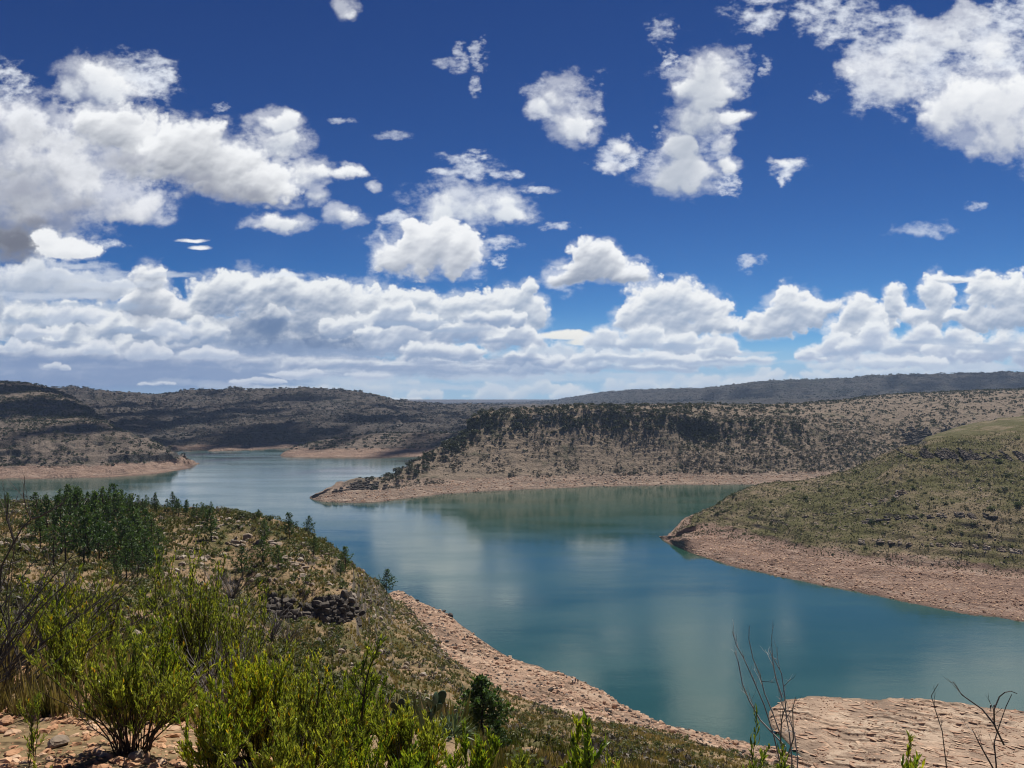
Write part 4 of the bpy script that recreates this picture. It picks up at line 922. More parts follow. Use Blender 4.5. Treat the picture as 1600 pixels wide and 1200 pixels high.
def bush_proto(rs, n, leaf, shape=(1, 1, .85), lift=.15, hollow=.25, lobes=5):
    """a shrub of many leaf faces spread through a few uneven lobes; about 1 m in radius"""
    lc = np.stack([rs.normal(0, .38, lobes), rs.normal(0, .38, lobes), rs.uniform(.25, .95, lobes)], -1); lr = rs.uniform(.32, .62, lobes)
    k = rs.randint(0, lobes, n)
    d = unit(rs.normal(size=(n, 3))) * (hollow + (1 - hollow) * rs.rand(n, 1) ** .5)
    C = (lc[k] + d * lr[k][:, None]) * np.array(shape)
    C[:, 2] = np.maximum(C[:, 2], .04) + lift * .0
    V, F = leaf_tris(C, leaf * rs.uniform(.7, 1.35, n), rs)
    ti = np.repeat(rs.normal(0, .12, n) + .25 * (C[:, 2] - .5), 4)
    return V, F, ti


# visible test for plants on the land: is this place hidden by nearer land?
def hidden(x, y, ztop):
    px = 800 + FP * x / y; py = HZ + (EYE - ztop) * FP / y
    h = np.zeros(len(x), bool)
    for s in LANDS:
        c = np.round((px - s.px[0]) / (s.px[1] - s.px[0])).astype(int); ok = (c >= 0) & (c < len(s.px)); c = np.clip(c, 0, len(s.px) - 1)
        for i in np.where(ok)[0]:
            Yc = s.Y[:, c[i]]; r = np.searchsorted(Yc, y[i] - 1.5) - 1
            if r >= 0 and s.sky_min[r, c[i]] < py[i] - .6: h[i] = True
    return h | (px < -60) | (px > 1660) | (py > 1230)


def place(s, n, t0, t1, px0, px1, rs, dens=None, by='area'):
    """n candidate places on a land strip, spread evenly over its real area, thinned by dens(x, y, z, t, px)"""
    m = n * 14
    px = rs.uniform(px0, px1, m); t = rs.uniform(t0, t1, m)
    x, y, z = s.at(px, t)
    x2, y2, z2 = s.at(px, np.minimum(t + .02, s.t[-1])); a = np.maximum(y2 - y, 0) * y
    w = a / (np.percentile(a, 92) + 1e-9) if by == 'area' else np.ones(m)
    if dens is not None: w = w * dens(x, y, z, t, px)
    keep = rs.rand(m) < np.clip(w, 0, 1)
    keep &= z > .15
    k = np.where(keep)[0][:n]
    return x[k], y[k], z[k], t[k], px[k]


LG = [(0, (.018, .028, .010)), (.35, (.034, .050, .016)), (.7, (.060, .078, .024)), (1, (.105, .115, .040))]
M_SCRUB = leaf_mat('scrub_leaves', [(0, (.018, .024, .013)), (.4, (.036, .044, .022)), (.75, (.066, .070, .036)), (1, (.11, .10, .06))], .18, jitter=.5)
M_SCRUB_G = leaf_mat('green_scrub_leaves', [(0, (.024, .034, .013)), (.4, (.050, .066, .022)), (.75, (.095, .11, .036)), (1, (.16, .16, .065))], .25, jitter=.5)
M_GREY = leaf_mat('grey_scrub_twigs', [(0, (.07, .06, .05)), (.5, (.135, .115, .09)), (1, (.22, .185, .145))], .1, jitter=.5)
M_FARVEG = leaf_mat('far_scrub_leaves', [(0, (.022, .026, .020)), (.5, (.042, .045, .033)), (1, (.080, .076, .055))], 0)
M_PINE = leaf_mat('pine_needles', [(0, (.025, .050, .018)), (.45, (.055, .100, .030)), (.8, (.10, .155, .045)), (1, (.16, .20, .07))], .3, jitter=.45)
M_BARK = plain_mat('bark', (.075, .052, .036), (.035, .026, .02), 6, .95, .6)
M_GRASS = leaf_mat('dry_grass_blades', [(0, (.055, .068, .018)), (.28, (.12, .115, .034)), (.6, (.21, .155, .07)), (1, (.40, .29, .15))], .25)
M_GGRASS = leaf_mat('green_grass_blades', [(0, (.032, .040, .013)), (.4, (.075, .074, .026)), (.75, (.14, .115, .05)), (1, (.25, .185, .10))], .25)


def rock_mat(name, c1, c2, c3, bump=.5):
    m, nt, b, _ = new_mat(name); n = NB(nt)
    P = nt.nodes.new('ShaderNodeTexCoord').outputs['Object']; G = n.pos()
    a = n.noise(G, 2.2, 5, .7); t = n.attr('tint'); o = n.objrand()
    c = n.mix(n.rng(a, .35, .68), c1, c2)
    c = n.mix(n.math('MULTIPLY', n.rng(n.math('ADD', n.math('MULTIPLY', t, .6), n.math('MULTIPLY', o, .4)), .45, .75), .8), c, c3)
    nt.links.new(c, b.inputs['Base Color']); nt.links.new(n.bump(a, bump, .12), b.inputs['Normal'])
    return m
M_ROCK = rock_mat('weathered_stone', (.30, .235, .175), (.20, .155, .115), (.42, .36, .29))
M_SHORE = rock_mat('shore_stone', (.40, .25, .165), (.30, .185, .125), (.54, .39, .27))
M_DARKROCK = rock_mat('dark_stone', (.085, .072, .06), (.05, .043, .038), (.16, .135, .11))
M_CLIFF = rock_mat('cliff_stone', (.135, .11, .09), (.07, .058, .05), (.24, .20, .165))
# ------------------------------------------------------------------ scrub and trees on the hills across the water
rs = np.random.RandomState(21)
def nmask(scale, lo, hi, seed): return lambda x, y: sstep(lo, hi, fbm(x / scale, y / scale, 4, seed))
far_protos = [bush_proto(rs, 22, .34, (1, 1, .8)) for _ in range(5)]
mid_protos = [bush_proto(rs, 70, .22, (1, 1, .85)) for _ in range(6)]
TREE_MESH = {}
def protos_mesh(key, mat, protos):
    if key not in TREE_MESH:
        TREE_MESH[key] = [mesh_arrays(key, V, F, mat, False, {'tint': np.clip(a + .45, 0, 1)}) for V, F, a in protos]
    return TREE_MESH[key]


def individuals(name, cat, group, label_of, key, mat, protos, pts, sizes, sq=None):
    ms = protos_mesh(key, mat, protos)
    for i, (x, y, z) in enumerate(pts):
        o = link(name, ms[rs.randint(len(ms))], None, (x, y, z - .1 * sizes[i]), rs.rand() * 6.28, (sizes[i], sizes[i], sizes[i] * (1 if sq is None else sq[i])))
        lb = label_of(i, x, y, z)
        tag(o, lb, cat, group + ' (' + lb + ')' if False else group)


def split_near(x, y, z, size, nmax, top=1.5):
    """sort plants into the ones that show largest, and the rest; drop what nearer land hides"""
    h = hidden(x, y, z + size * top)
    x, y, z, size = x[~h], y[~h], z[~h], size[~h]
    o = np.argsort(-size / y)
    return [(x[k], y[k], z[k], size[k]) for k in (o[:nmax], o[nmax:])]


# mesa: dark trees along the rim, loose scrub on the slope
mn0 = nmask(40, -.15, .3, 301); mn1 = nmask(13, -.1, .25, 302)
def mn(x, y): return mn0(x, y) * (.25 + .75 * mn1(x, y))
def d_rim(x, y, z, t, px): return np.where((t > 3.75) & (t < 5.5), .95, .25) * (px > 690) * sstep(1330, 1120, px) * (.5 + .5 * mn(x, y))
def d_spur(x, y, z, t, px): return (px < 745) * (px > 600) * np.where(t > 3.3, 1, 0) * (t < 6)
def d_slope(x, y, z, t, px): return (t > 2.08) * (t < 4.6) * (.16 + .55 * mn(x, y)) * (.25 + .75 * sstep(2.2, 3.6, t)) * (.35 + .65 * sstep(760, 980, px))
def d_ravine(x, y, z, t, px): return (px > 1060) * (px < 1460) * (t > 2.1) * (t < 5.1) * (.45 + .55 * mn(x, y))
def d_plain(x, y, z, t, px): return (t > 5) * (t < 6.1) * (.16 + .84 * mn(x, y))
xs = [place(mesa, 1050, 3.3, 5.7, 690, 1330, rs, d_rim, 'screen'), place(mesa, 260, 3.3, 6, 600, 745, rs, d_spur)]
x, y, z = [np.concatenate([q[i] for q in xs]) for i in range(3)]
size = 1.4 + 3.0 * rs.rand(len(x)) ** 1.5
a, b_ = split_near(x, y, z, size, 290)
crowns = protos_mesh('crown', M_SCRUB, [(V + np.array([0, 0, .25]), F, t) for V, F, t in mid_protos])
Vt, Ft = tube([(0, 0, -.25), (.03, .02, .3), (-.02, .05, .8)], [.07, .055, .03], 5)
trunk_me = mesh_arrays('trunk', Vt, Ft, M_BARK)
for x_, y_, z_, s_ in zip(*a):
    e = link('scrub_tree', None, None, (x_, y_, z_ - .1 * s_), rs.rand() * 6.28, s_)
    tag(e, 'dark scrub tree among those crowding the rim and spur of the mesa across the lake', 'tree', 'dark scrub trees crowding the rim of the mesa')
    link('crown', crowns[rs.randint(len(crowns))], e); link('trunk', trunk_me, e)
tag(scatter_mesh('scrub', mid_protos, np.stack(b_[:3], -1), b_[3], rs, M_SCRUB, rs.uniform(.2, .7, len(b_[0]))), kind='stuff', label='dark scrub filling in between the trees of the mesa rim', cat='scrub')
xs = [place(mesa, 900, 2.05, 4.6, 560, 1400, rs, d_slope), place(mesa, 900, 2.1, 5.1, 1060, 1460, rs, d_ravine), place(mesa, 3200, 5., 6.1, 740, 1640, rs, d_plain)]
x, y, z = [np.concatenate([q[i] for q in xs]) for i in range(3)]
size = np.concatenate([.6 + 2.4 * rs.rand(len(xs[0][0])) ** 2.2, .7 + 2.4 * rs.rand(len(xs[1][0])) ** 2, .9 + 2.6 * rs.rand(len(xs[2][0])) ** 2])
a, b_ = split_near(x, y, z, size, 110)
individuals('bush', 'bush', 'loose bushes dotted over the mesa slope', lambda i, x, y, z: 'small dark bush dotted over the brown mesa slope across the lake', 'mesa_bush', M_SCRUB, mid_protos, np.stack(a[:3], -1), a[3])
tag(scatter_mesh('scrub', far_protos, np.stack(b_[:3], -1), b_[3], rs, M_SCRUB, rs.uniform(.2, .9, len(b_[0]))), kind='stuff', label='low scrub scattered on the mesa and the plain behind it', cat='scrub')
# grey leafless thicket on the mesa slope and in the ravine
xs = [place(mesa, 6000, 2.05, 5.2, 860, 1500, rs, lambda x, y, z, t, px: (.25 + .75 * mn0(x + 90, y)) * sstep(860, 1020, px)), place(mesa, 700, 2.0, 4, 560, 900, rs, lambda x, y, z, t, px: .7 * mn(x + 90, y)), place(mesa, 1200, 5, 6.2, 740, 1640, rs, lambda x, y, z, t, px: .8 * mn(x + 30, y))]
P = np.stack([np.concatenate([q[i] for q in xs]) for i in range(3)], -1)
P = P[~hidden(P[:, 0], P[:, 1], P[:, 2] + 2)]
tag(scatter_mesh('thicket', far_protos, P, .6 + 1.6 * rs.rand(len(P)) ** 1.5, rs, M_GREY, .75 * rs.rand(len(P))), kind='stuff', label='grey leafless thicket on the mesa slope', cat='thicket')

# left hill
ln = nmask(70, -.2, .25, 320)
x, y, z, t, px = place(left, 2600, 2.1, 6.05, -40, 300, rs, lambda x, y, z, t, px: .2 + .8 * ln(x, y))
size = rs.uniform(1.2, 3.4, len(x)); a, b_ = split_near(x, y, z, size, 60)
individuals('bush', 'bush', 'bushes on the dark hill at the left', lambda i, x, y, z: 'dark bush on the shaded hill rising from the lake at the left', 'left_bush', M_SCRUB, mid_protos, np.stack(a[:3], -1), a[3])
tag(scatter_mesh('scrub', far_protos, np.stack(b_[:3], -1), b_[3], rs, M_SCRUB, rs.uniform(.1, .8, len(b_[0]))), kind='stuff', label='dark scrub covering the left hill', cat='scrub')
# spit
x, y, z, t, px = place(spit, 420, 2.2, 4.2, 455, 760, rs, lambda x, y, z, t, px: .3 + .7 * ln(x, y))
size = rs.uniform(1.6, 3.6, len(x)); a, b_ = split_near(x, y, z, size, 24)
individuals('bush', 'bush', 'bushes on the low spit', lambda i, x, y, z: 'dark bush on the low spit in the middle of the lake', 'spit_bush', M_SCRUB, mid_protos, np.stack(a[:3], -1), a[3])
tag(scatter_mesh('scrub', far_protos, np.stack(b_[:3], -1), b_[3], rs, M_SCRUB, rs.uniform(.1, .8, len(b_[0]))), kind='stuff', label='dark scrub on the low spit', cat='scrub')
# back plateau and far ridge: woods that read as one mass
x, y, z, t, px = place(back, 5200, 2.1, 6.3, -20, 800, rs, lambda x, y, z, t, px: .3 + .7 * ln(x, y))
h = hidden(x, y, z + 4)
tag(scatter_mesh('woods', far_protos, np.stack([x, y, z], -1)[~h], rs.uniform(2.0, 5.0, len(x))[~h], rs, M_FARVEG, rs.rand(len(x))[~h]), kind='stuff', label='dark woods covering the plateau behind the lake', cat='woods')
x, y, z, t, px = place(ridge, 5000, 1.4, 3.15, 560, 1640, rs, lambda x, y, z, t, px: .4 + .6 * ln(x / 2, y / 2))
h = hidden(x, y, z + 5)
tag(scatter_mesh('woods', far_protos, np.stack([x, y, z], -1)[~h], rs.uniform(3, 7, len(x))[~h], rs, M_FARVEG, rs.rand(len(x))[~h]), kind='stuff', label='dark woods along the far ridge', cat='woods')

# right hill: bushes one can tell apart, grass, stones
rn = nmask(22, -.15, .3, 340)
x, y, z, t, px = place(right, 210, 2.05, 5.05, 1060, 1640, rs, lambda x, y, z, t, px: .35 + .65 * rn(x, y))
size = rs.uniform(.5, 1.5, len(x)) * (1 + .8 * (rs.rand(len(x)) > .88)); a, b_ = split_near(x, y, z, size, 85)
big_protos = [bush_proto(rs, 170, .16, (1, 1, .85), lobes=7) for _ in range(6)]
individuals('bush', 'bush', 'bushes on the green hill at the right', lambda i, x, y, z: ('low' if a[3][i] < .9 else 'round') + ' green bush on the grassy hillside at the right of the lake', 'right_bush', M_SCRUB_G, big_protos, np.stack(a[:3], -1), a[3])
for pxx, pyy, r_ in [(1560, 718, 3.4), (1528, 746, 2.0), (1590, 786, 3.6), (1548, 792, 2.6), (1478, 783, 2.0), (1360, 762, 1.8), (1318, 742, 1.6), (1282, 762, 2.2), (1390, 782, 1.6), (1240, 760, 2.4), (1598, 745, 2.2), (1340, 704, 1.4), (1590, 681, 1.8), (1520, 690, 1.2), (1470, 694, 1.0), (1556, 672, 1.1), (1450, 726, 1.6), (1500, 730, 1.3), (1420, 748, 1.4), (1570, 760, 1.8), (1440, 800, 1.5), (1520, 815, 1.9), (1300, 800, 1.4), (1220, 800, 1.3), (1380, 830, 1.5), (1470, 845, 1.4), (1580, 850, 1.7)]:
    x0, y0, z0 = right.at_py(pxx, pyy + 5)
    o = link('bush', protos_mesh('right_bush', M_SCRUB_G, big_protos)[rs.randint(6)], None, (x0, y0, z0 - .2), rs.rand() * 6, (r_ * 1.1, r_ * 1.1, r_ * .8))
    tag(o, 'large spreading dark green bush on the grassy hillside at the right of the lake', 'bush', 'bushes on the green hill at the right')


def tuft_proto(rs, n, h=1.0, spread=.35, w=.05):
    V = []; T = []
    for i in range(n):
        a = rs.rand() * 6.28; r = rs.rand() * spread * .5; l = h * rs.uniform(.55, 1.1); k = rs.uniform(.15, .6)
        c, s = math.cos(a), math.sin(a); b0 = np.array([c * r, s * r, 0]); tip = b0 + np.array([c * k * l * .7, s * k * l * .7, l]); side = np.array([-s, c, 0]) * w * l
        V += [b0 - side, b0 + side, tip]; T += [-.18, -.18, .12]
    return np.array(V), np.arange(3 * n).reshape(n, 3), np.array(T)
tufts = [tuft_proto(rs, 9, 1, .5, .12) for _ in range(5)]
x, y, z, t, px = place(right, 15000, 2.0, 5.6, 1050, 1660, rs, lambda x, y, z, t, px: .35 + .65 * nmask(9, -.3, .2, 351)(x, y))
h = hidden(x, y, z + .8)
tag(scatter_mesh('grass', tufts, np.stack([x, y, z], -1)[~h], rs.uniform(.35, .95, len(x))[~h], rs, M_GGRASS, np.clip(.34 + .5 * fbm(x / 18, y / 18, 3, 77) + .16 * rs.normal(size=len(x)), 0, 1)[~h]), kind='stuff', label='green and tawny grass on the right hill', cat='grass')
rocks = [rock_shape(rs, 0, .6) + (0.,) for _ in range(8)]
rocks = [(V, F, np.zeros(len(V))) for V, F, _ in rocks]
x, y, z, t, px = place(right, 5200, 2.0, 5.4, 1050, 1660, rs, lambda x, y, z, t, px: .12 + .88 * nmask(14, -.05, .25, 353)(x, y))
h = hidden(x, y, z + .5)
xq, yq, zq, tq, pq = place(right, 4200, 2.03, 5.4, 1050, 1660, rs, lambda x, y, z, t, px: .1 + .9 * nmask(17, -.1, .25, 357)(x, y))
hq = hidden(xq, yq, zq + .8)
tag(scatter_mesh('shrubbery', [bush_proto(rs, 50, .2) for _ in range(4)], np.stack([xq, yq, zq], -1)[~hq], (.3 + .8 * rs.rand(len(xq)) ** 2)[~hq], rs, M_SCRUB, np.clip(.5 + .25 * rs.normal(size=len(xq)), 0, 1)[~hq]), kind='stuff', label='low shrubs on the right hill', cat='shrubs')
tag(scatter_mesh('rubble', rocks, np.stack([x, y, z], -1)[~h], (.22 + .8 * rs.rand(len(x)) ** 2.2)[~h], rs, M_ROCK), kind='stuff', label='weathered stones in the grass of the right hill', cat='stones')
x, y, z, t, px = place(right, 9000, 1.0, 2.05, 1032, 1660, rs, lambda x, y, z, t, px: .5 + .5 * nmask(12, -.2, .3, 355)(x, y))
tag(scatter_mesh('rubble', rocks, np.stack([x, y, z], -1), .14 + .85 * rs.rand(len(x)) ** 4, rs, M_SHORE), kind='stuff', label='pinkish stones along the drained shore of the right hill', cat='stones')
x, y, z, t, px = place(mesa, 4200, 1.0, 2.15, 484, 1320, rs, lambda x, y, z, t, px: .45 + .55 * nmask(14, -.2, .3, 356)(x, y))
tag(scatter_mesh('rubble', rocks, np.stack([x, y, z], -1), .25 + 1.5 * rs.rand(len(x)) ** 4, rs, M_SHORE), kind='stuff', label='stones along the drained shore of the mesa', cat='stones')
# dark broken blocks at the foot of the mesa
x, y, z, t, px = place(mesa, 260, 1.2, 2.5, 850, 1060, rs, lambda x, y, z, t, px: np.ones(len(x)))
h = hidden(x, y, z + 1)
tag(scatter_mesh('rubble', rocks, np.stack([x, y, z], -1), rs.uniform(.5, 1.6, len(x)), rs, M_DARKROCK), kind='stuff', label='dark broken blocks at the water line of the mesa', cat='stones')

# rest of the right-hand bushes that are too many to single out
if len(b_[0]): pass


# ------------------------------------------------------------------ rock walls: broken upright blocks along a ledge
def rock_wall(name, s, px0, px1, tb, tt, width, out, rs, label, cat, over=.3, gap=.12, mat=None, group=None, tall=1.0):
    """broken upright blocks along a ledge; wherever the ledge is interrupted a new piece begins"""
    B = Bag(); px = px0
    def close():
        if B.V:
            tag(link(name, B.mesh(name, mat or M_CLIFF)), label, cat, group)
    run = 0
    while px < px1:
        xb, yb, zb = [float(v) for v in s.at(px, tb)]; xt, yt, zt = [float(v) for v in s.at(px, tt)]
        w = width * rs.uniform(.45, 1.8); px += w * FP / yb * rs.uniform(.5, .8)
        run -= 1
        if run <= 0 and rs.rand() < gap:
            close(); B = Bag(); px += width * rs.uniform(1, 4) * FP / yb; run = 3; continue
        if B.V:          # buried tube joining neighbouring blocks
            V, F = tube([last, (xb, yb, zb - .15)], .3 * width, 5); B.add(V, F, .4)
        last = (xb, yb, zb - .15)
        z0 = zb - .3
        hh = max(zt - zb, .4) * rs.uniform(.55, 1.1) + over * rs.uniform(-.5, .8)
        while z0 < zb - .3 + hh:                                   # courses of cracked stone, one over the other
            h1 = rs.uniform(.35, .9) * width * 1.1 * tall; d = out * rs.uniform(.4, 1.0)
            V, F = rock_shape(rs, 1, 1.0, .18, 8)
            V = np.clip(V, -.78, .78) / .78
            V = V * np.array([w * .66, d, h1 * .62]); V = V @ rot_z(np.array(rs.uniform(-.4, .4))).T
            f = (z0 - zb) / max(zt - zb, .4)
            B.add(V + np.array([xb + rs.uniform(-.2, .2) * w, yb + (yt - yb) * min(1, f) * .8 + .1 * d, z0 + h1 * .35]), F, rs.rand())
            z0 += h1 * .82
    close()
rock_wall('cliff', mesa, 800, 1120, 4.55, 4.95, 2.6, 1.8, rs, 'piece of broken cliff below the rim of the flat-topped mesa across the lake', 'cliff', .8, .42, None, 'broken cliff pieces below the mesa rim')
rock_wall('rock_ledge', right, 1424, 1640, 4, 5, 1.3, 1.0, rs, 'piece of the dark rock ledge crossing the upper green hill at the right', 'rock ledge', .3, .25, M_CLIFF, 'upper ledge of the right hill')
rock_wall('rock_ledge', right, 1180, 1420, 3.3, 3.36, 1.2, .9, rs, 'piece of the faint stone terrace on the left part of the right hill', 'rock ledge', .3, .5, M_ROCK, 'left terrace of the right hill')
rock_wall('rock_ledge', right, 1330, 1640, 2.4, 2.46, 1.2, .9, rs, 'piece of the faint stone terrace low on the right hill above the shore', 'rock ledge', .3, .5, M_ROCK, 'low terrace of the right hill')
rock_wall('rock_ledge', right, 1350, 1560, 2.86, 2.93, 1.3, 1.0, rs, 'piece of the low broken stone ledge halfway up the right hill', 'rock ledge', .5, .30, M_CLIFF, 'middle ledge of the right hill')
rock_wall('cliff', mesa, 1428, 1590, 4.0, 5.0, 4, 3, rs, 'piece of dark cliff in the side canyon behind the right hill', 'cliff', 1.0, .12, M_DARKROCK, 'cliffs of the side canyon')
rock_wall('rock_ledge', mesa, 522, 622, 3.0, 4.0, 2.2, 2, rs, 'piece of the dark rock ledge above the shore at the mesa spur tip', 'rock ledge', .5, .15, M_DARKROCK, 'ledge at the tip of the mesa spur')
# ------------------------------------------------------------------ the near hillside: pines, grass, stones
rs = np.random.RandomState(33)


def pine_mesh(rs, n_whorl, dense, slim, lean):
    """trunk with boughs, and needles in tufts along the boughs; 1 m tall"""
    T = Bag(); C = Bag()
    zs = np.linspace(-.03, .97, 9); tx = lean * zs ** 2 + .012 * rs.normal(size=9); ty = .012 * rs.normal(size=9)
    V, F = tube(np.stack([tx, ty, zs], -1), np.linspace(.022, .004, 9), 6); T.add(V, F)
    start = rs.uniform(.18, .34)
    for w in range(n_whorl):
        f = w / (n_whorl - 1); z0 = start + (.97 - start) * f
        L = slim * (.16 + .84 * (1 - f) ** .8) * rs.uniform(.75, 1.15) * (.6 + .4 * min(1, f * 5 + .3))
        cx = np.interp(z0, zs, tx); cyy = np.interp(z0, zs, ty)
        nb = rs.randint(3, 6); a0 = rs.rand() * 6.28
        for b in range(nb):
            a = a0 + b * 6.28 / nb + rs.normal(0, .25); l = L * rs.uniform(.55, 1.15)
            up = rs.uniform(.15, .55)
            tt = np.linspace(0, 1, 4)[:, None]
            p = np.array([cx, cyy, z0]) + tt * np.array([math.cos(a), math.sin(a), 0]) * l + tt ** 1.6 * np.array([0, 0, up * l])
            V, F = tube(p, np.linspace(.0065, .0025, 4), 3); T.add(V, F)
            m = max(3, int(dense * (l / slim + .25)))
            q = rs.uniform(.30, 1.05, m)[:, None]
            c = np.array([cx, cyy, z0]) + q * np.array([math.cos(a), math.sin(a), 0]) * l + q ** 1.6 * np.array([0, 0, up * l]) + rs.normal(0, .022, (m, 3))
            V, F = leaf_tris(c, rs.uniform(.018, .034, m), rs, .9, 1.25)
            C.add(V, F, np.clip(.42 + .10 * rs.normal() + np.repeat(.14 * rs.normal(size=m), 4), 0, 1))
    m = 10; c = np.array([tx[-1], ty[-1], .96]) + rs.normal(0, .02, (m, 3)); V, F = leaf_tris(c, .03, rs, 1.2, 1.3); C.add(V, F, .6)
    return T.mesh('trunk', M_BARK), C.mesh('crown', M_PINE)
PINES = [pine_mesh(rs, rs.randint(9, 13), rs.randint(9, 14), rs.uniform(.24, .38), rs.normal(0, .06)) for _ in range(8)]
ROUND = [pine_mesh(rs, 12, 20, rs.uniform(.40, .5), rs.normal(0, .05)) for _ in range(3)]
BROAD = [bush_proto(rs, 420, .085, (1, 1, .95), lobes=9) for _ in range(4)]
BROAD_ME = [mesh_arrays('crown', V, F, M_SCRUB_G, False, {'tint': np.clip(a + .4, 0, 1)}) for V, F, a in BROAD]


def pine(px, py, h_px, label, group, kind=0):
    """a pine whose foot is seen at (px, py), h_px tall in the picture"""
    x, y, z = near.at_py(px, py)
    h = h_px * y / FP
    e = link('pine_tree', None, None, (x, y, z - .02 * h), rs.rand() * 6.28, h); tag(e, label, 'pine tree', group)
    t, c = (ROUND if kind else PINES)[rs.randint(3 if kind else 8)]
    link('trunk', t, e); link('crown', c, e)
    return e

G1 = 'pines in the grove on the wooded knoll'
LG1 = 'green pine in the crowded grove on the left part of the wooded knoll'
LG2 = 'small dark pine in the row along the crest of the knoll against the lake'
grove = [(95, 866, 88), (72, 842, 66), (110, 850, 80), (128, 878, 76), (150, 842, 74), (166, 850, 70), (186, 838, 66), (206, 832, 58), (140, 830, 70), (118, 826, 66), (160, 824, 62), (178, 818, 60), (100, 822, 58),
         (86, 826, 56), (58, 818, 50), (200, 876, 70), (214, 870, 66), (226, 862, 62), (240, 852, 56), (192, 884, 74), (176, 892, 64), (206, 896, 66), (222, 890, 60), (236, 884, 54), (172, 872, 60), (246, 870, 50), (84, 880, 60),
         (130, 850, 66), (208, 850, 56), (190, 860, 60), (158, 872, 58), (232, 838, 40), (216, 830, 44), (120, 812, 46), (145, 810, 44), (168, 806, 44), (108, 806, 46), (92, 808, 44), (190, 808, 40), (152, 860, 64), (104, 880, 70), (230, 902, 56), (215, 905, 50), (250, 890, 40),
         (66, 860, 54), (116, 866, 60), (140, 880, 54), (198, 906, 52), (243, 906, 44), (182, 910, 40)]
for q in grove: pine(q[0] + rs.normal(0, 2), q[1] + rs.normal(0, 2), q[2] * rs.uniform(.9, 1.1), LG1, G1, int(rs.rand() < .35))
for i in range(64):
    f = rs.rand(); pxx = 95 + f * 235 + rs.normal(0, 3); base = np.interp(pxx, [60, 150, 230, 300, 340], [787, 788, 793, 800, 804]) + rs.uniform(0, 14)
    pine(pxx, base, rs.uniform(18, 34) * (1.15 - .35 * f), LG2, 'pines along the crest of the knoll')
for i in range(9): pine(-5 + rs.uniform(0, 26), 790 + rs.uniform(-2, 12), rs.uniform(14, 24), 'dark pine at the left edge of the crest of the knoll', 'pines at the left edge of the knoll')
for pxx, pyy, hh, lb in [(330, 846, 44, 'young pine beside the bare sandy patch on the knoll'), (452, 842, 36, 'upright pine standing on the crest of the knoll between two dark bushes'), (483, 836, 26, 'spreading pine at the right end of the crest of the knoll'),
                         (540, 892, 34, 'pine on the right shoulder of the knoll above the rock outcrop'), (604, 930, 36, 'lone pine on the slope beside the pink shore, right of the rock outcrop'), (532, 905, 26, 'small pine next to the stones above the rock outcrop'),
                         (414, 846, 30, 'dark pine among boulders on the knoll'), (410, 880, 36, 'dark leaning pine low on the face of the knoll'), (378, 905, 44, 'blue green pine at the foot of the knoll'), (435, 886, 30, 'shaggy pine above the large boulder on the knoll'),
                         (490, 868, 26, 'dark pine growing from the rocks at the edge of the knoll'), (404, 812, 14, 'small pine on the crest between round bushes')]:
    pine(pxx, pyy, hh * 1.15, lb, None, 1)


def broad(name, px, py, h_px, label, cat, s=near, wide=1.0, mat=None):
    x, y, z = s.at_py(px, py); h = h_px * y / FP
    e = link(name, None, None, (x, y, z - .05 * h), rs.rand() * 6.28, (h * .75 * wide, h * .75 * wide, h * .72)); tag(e, label, cat)
    k = rs.randint(4); link('crown', BROAD_ME[k], e)
    V, F = tube([(0, 0, -.3), (.03, .02, .3), (-.02, .05, .8)], [.06, .05, .03], 5); link('trunk', mesh_arrays('trunk', V, F, M_BARK), e)
    return e
broad('round_bush', 331, 800, 14, 'round dark bush on the crest of the knoll at the sandy top', 'bush')
broad('round_bush', 378, 812, 18, 'wide dark round bush on the crest of the knoll', 'bush', wide=1.3)
broad('round_bush', 397, 812, 14, 'dark bush joined to the wide round bush on the crest', 'bush')
broad('round_bush', 422, 812, 10, 'low dark bush near the right end of the crest', 'bush')
# juniper in the foreground right of the cacti
x, y, z = near.at_py(752, 1166); h = 108 * y / FP
e = link('juniper_tree', None, None, (x, y, z - .1), .4, h); tag(e, 'dense grey green juniper standing alone on the slope right of the rosette plants', 'juniper tree')
t, c = pine_mesh(np.random.RandomState(5), 17, 60, .52, .02); link('trunk', t, e); link('crown', c, e)
x, y, z = near.at_py(778, 1185); h = 60 * y / FP
e = link('juniper_tree', None, None, (x, y, z - .1), 1.4, h); tag(e, 'small blurred juniper at the right foot of the larger juniper', 'juniper tree')
t, c = pine_mesh(np.random.RandomState(6), 12, 34, .45, .02); link('trunk', t, e); link('crown', c, e)

# --- grass and low growth
def nearmask(sc, lo, hi, sd): return lambda x, y: sstep(lo, hi, fbm(x / sc, y / sc, 4, sd))
gm1, gm2 = nearmask(16, -.25, .25, 401), nearmask(5, -.25, .2, 402)
def gd(x, y, z, t, px): return (.15 + .85 * gm1(x, y)) * (.3 + .7 * gm2(x, y)) * sstep(4.5, 7.5, z + 3 * fbm(x / 14, y / 14, 3, 403)) * (y > 14) * np.where((px > 520) & (z < 60), .5, 1)
x1, y1, z1, t1, p1_ = place(near, 42000, 2., 9., -40, 1330, rs, gd, 'area')
x2, y2, z2, t2, p2_ = place(near, 14000, 2., 8., 560, 1330, rs, gd, 'screen')
x, y, z = [np.concatenate(q) for q in ((x1, x2), (y1, y2), (z1, z2))]
h = hidden(x, y, z + .8); x, y, z = x[~h], y[~h], z[~h]
tint = np.clip(.56 - .44 * sstep(-.2, .25, fbm(x / 22, y / 22, 4, 405)) + .22 * rs.normal(size=len(x)) + .38 * (800 + FP * x / y > 540) * (z < 55) * sstep(-.3, .1, fbm(x / 30, y / 30, 3, 431)), 0, 1)
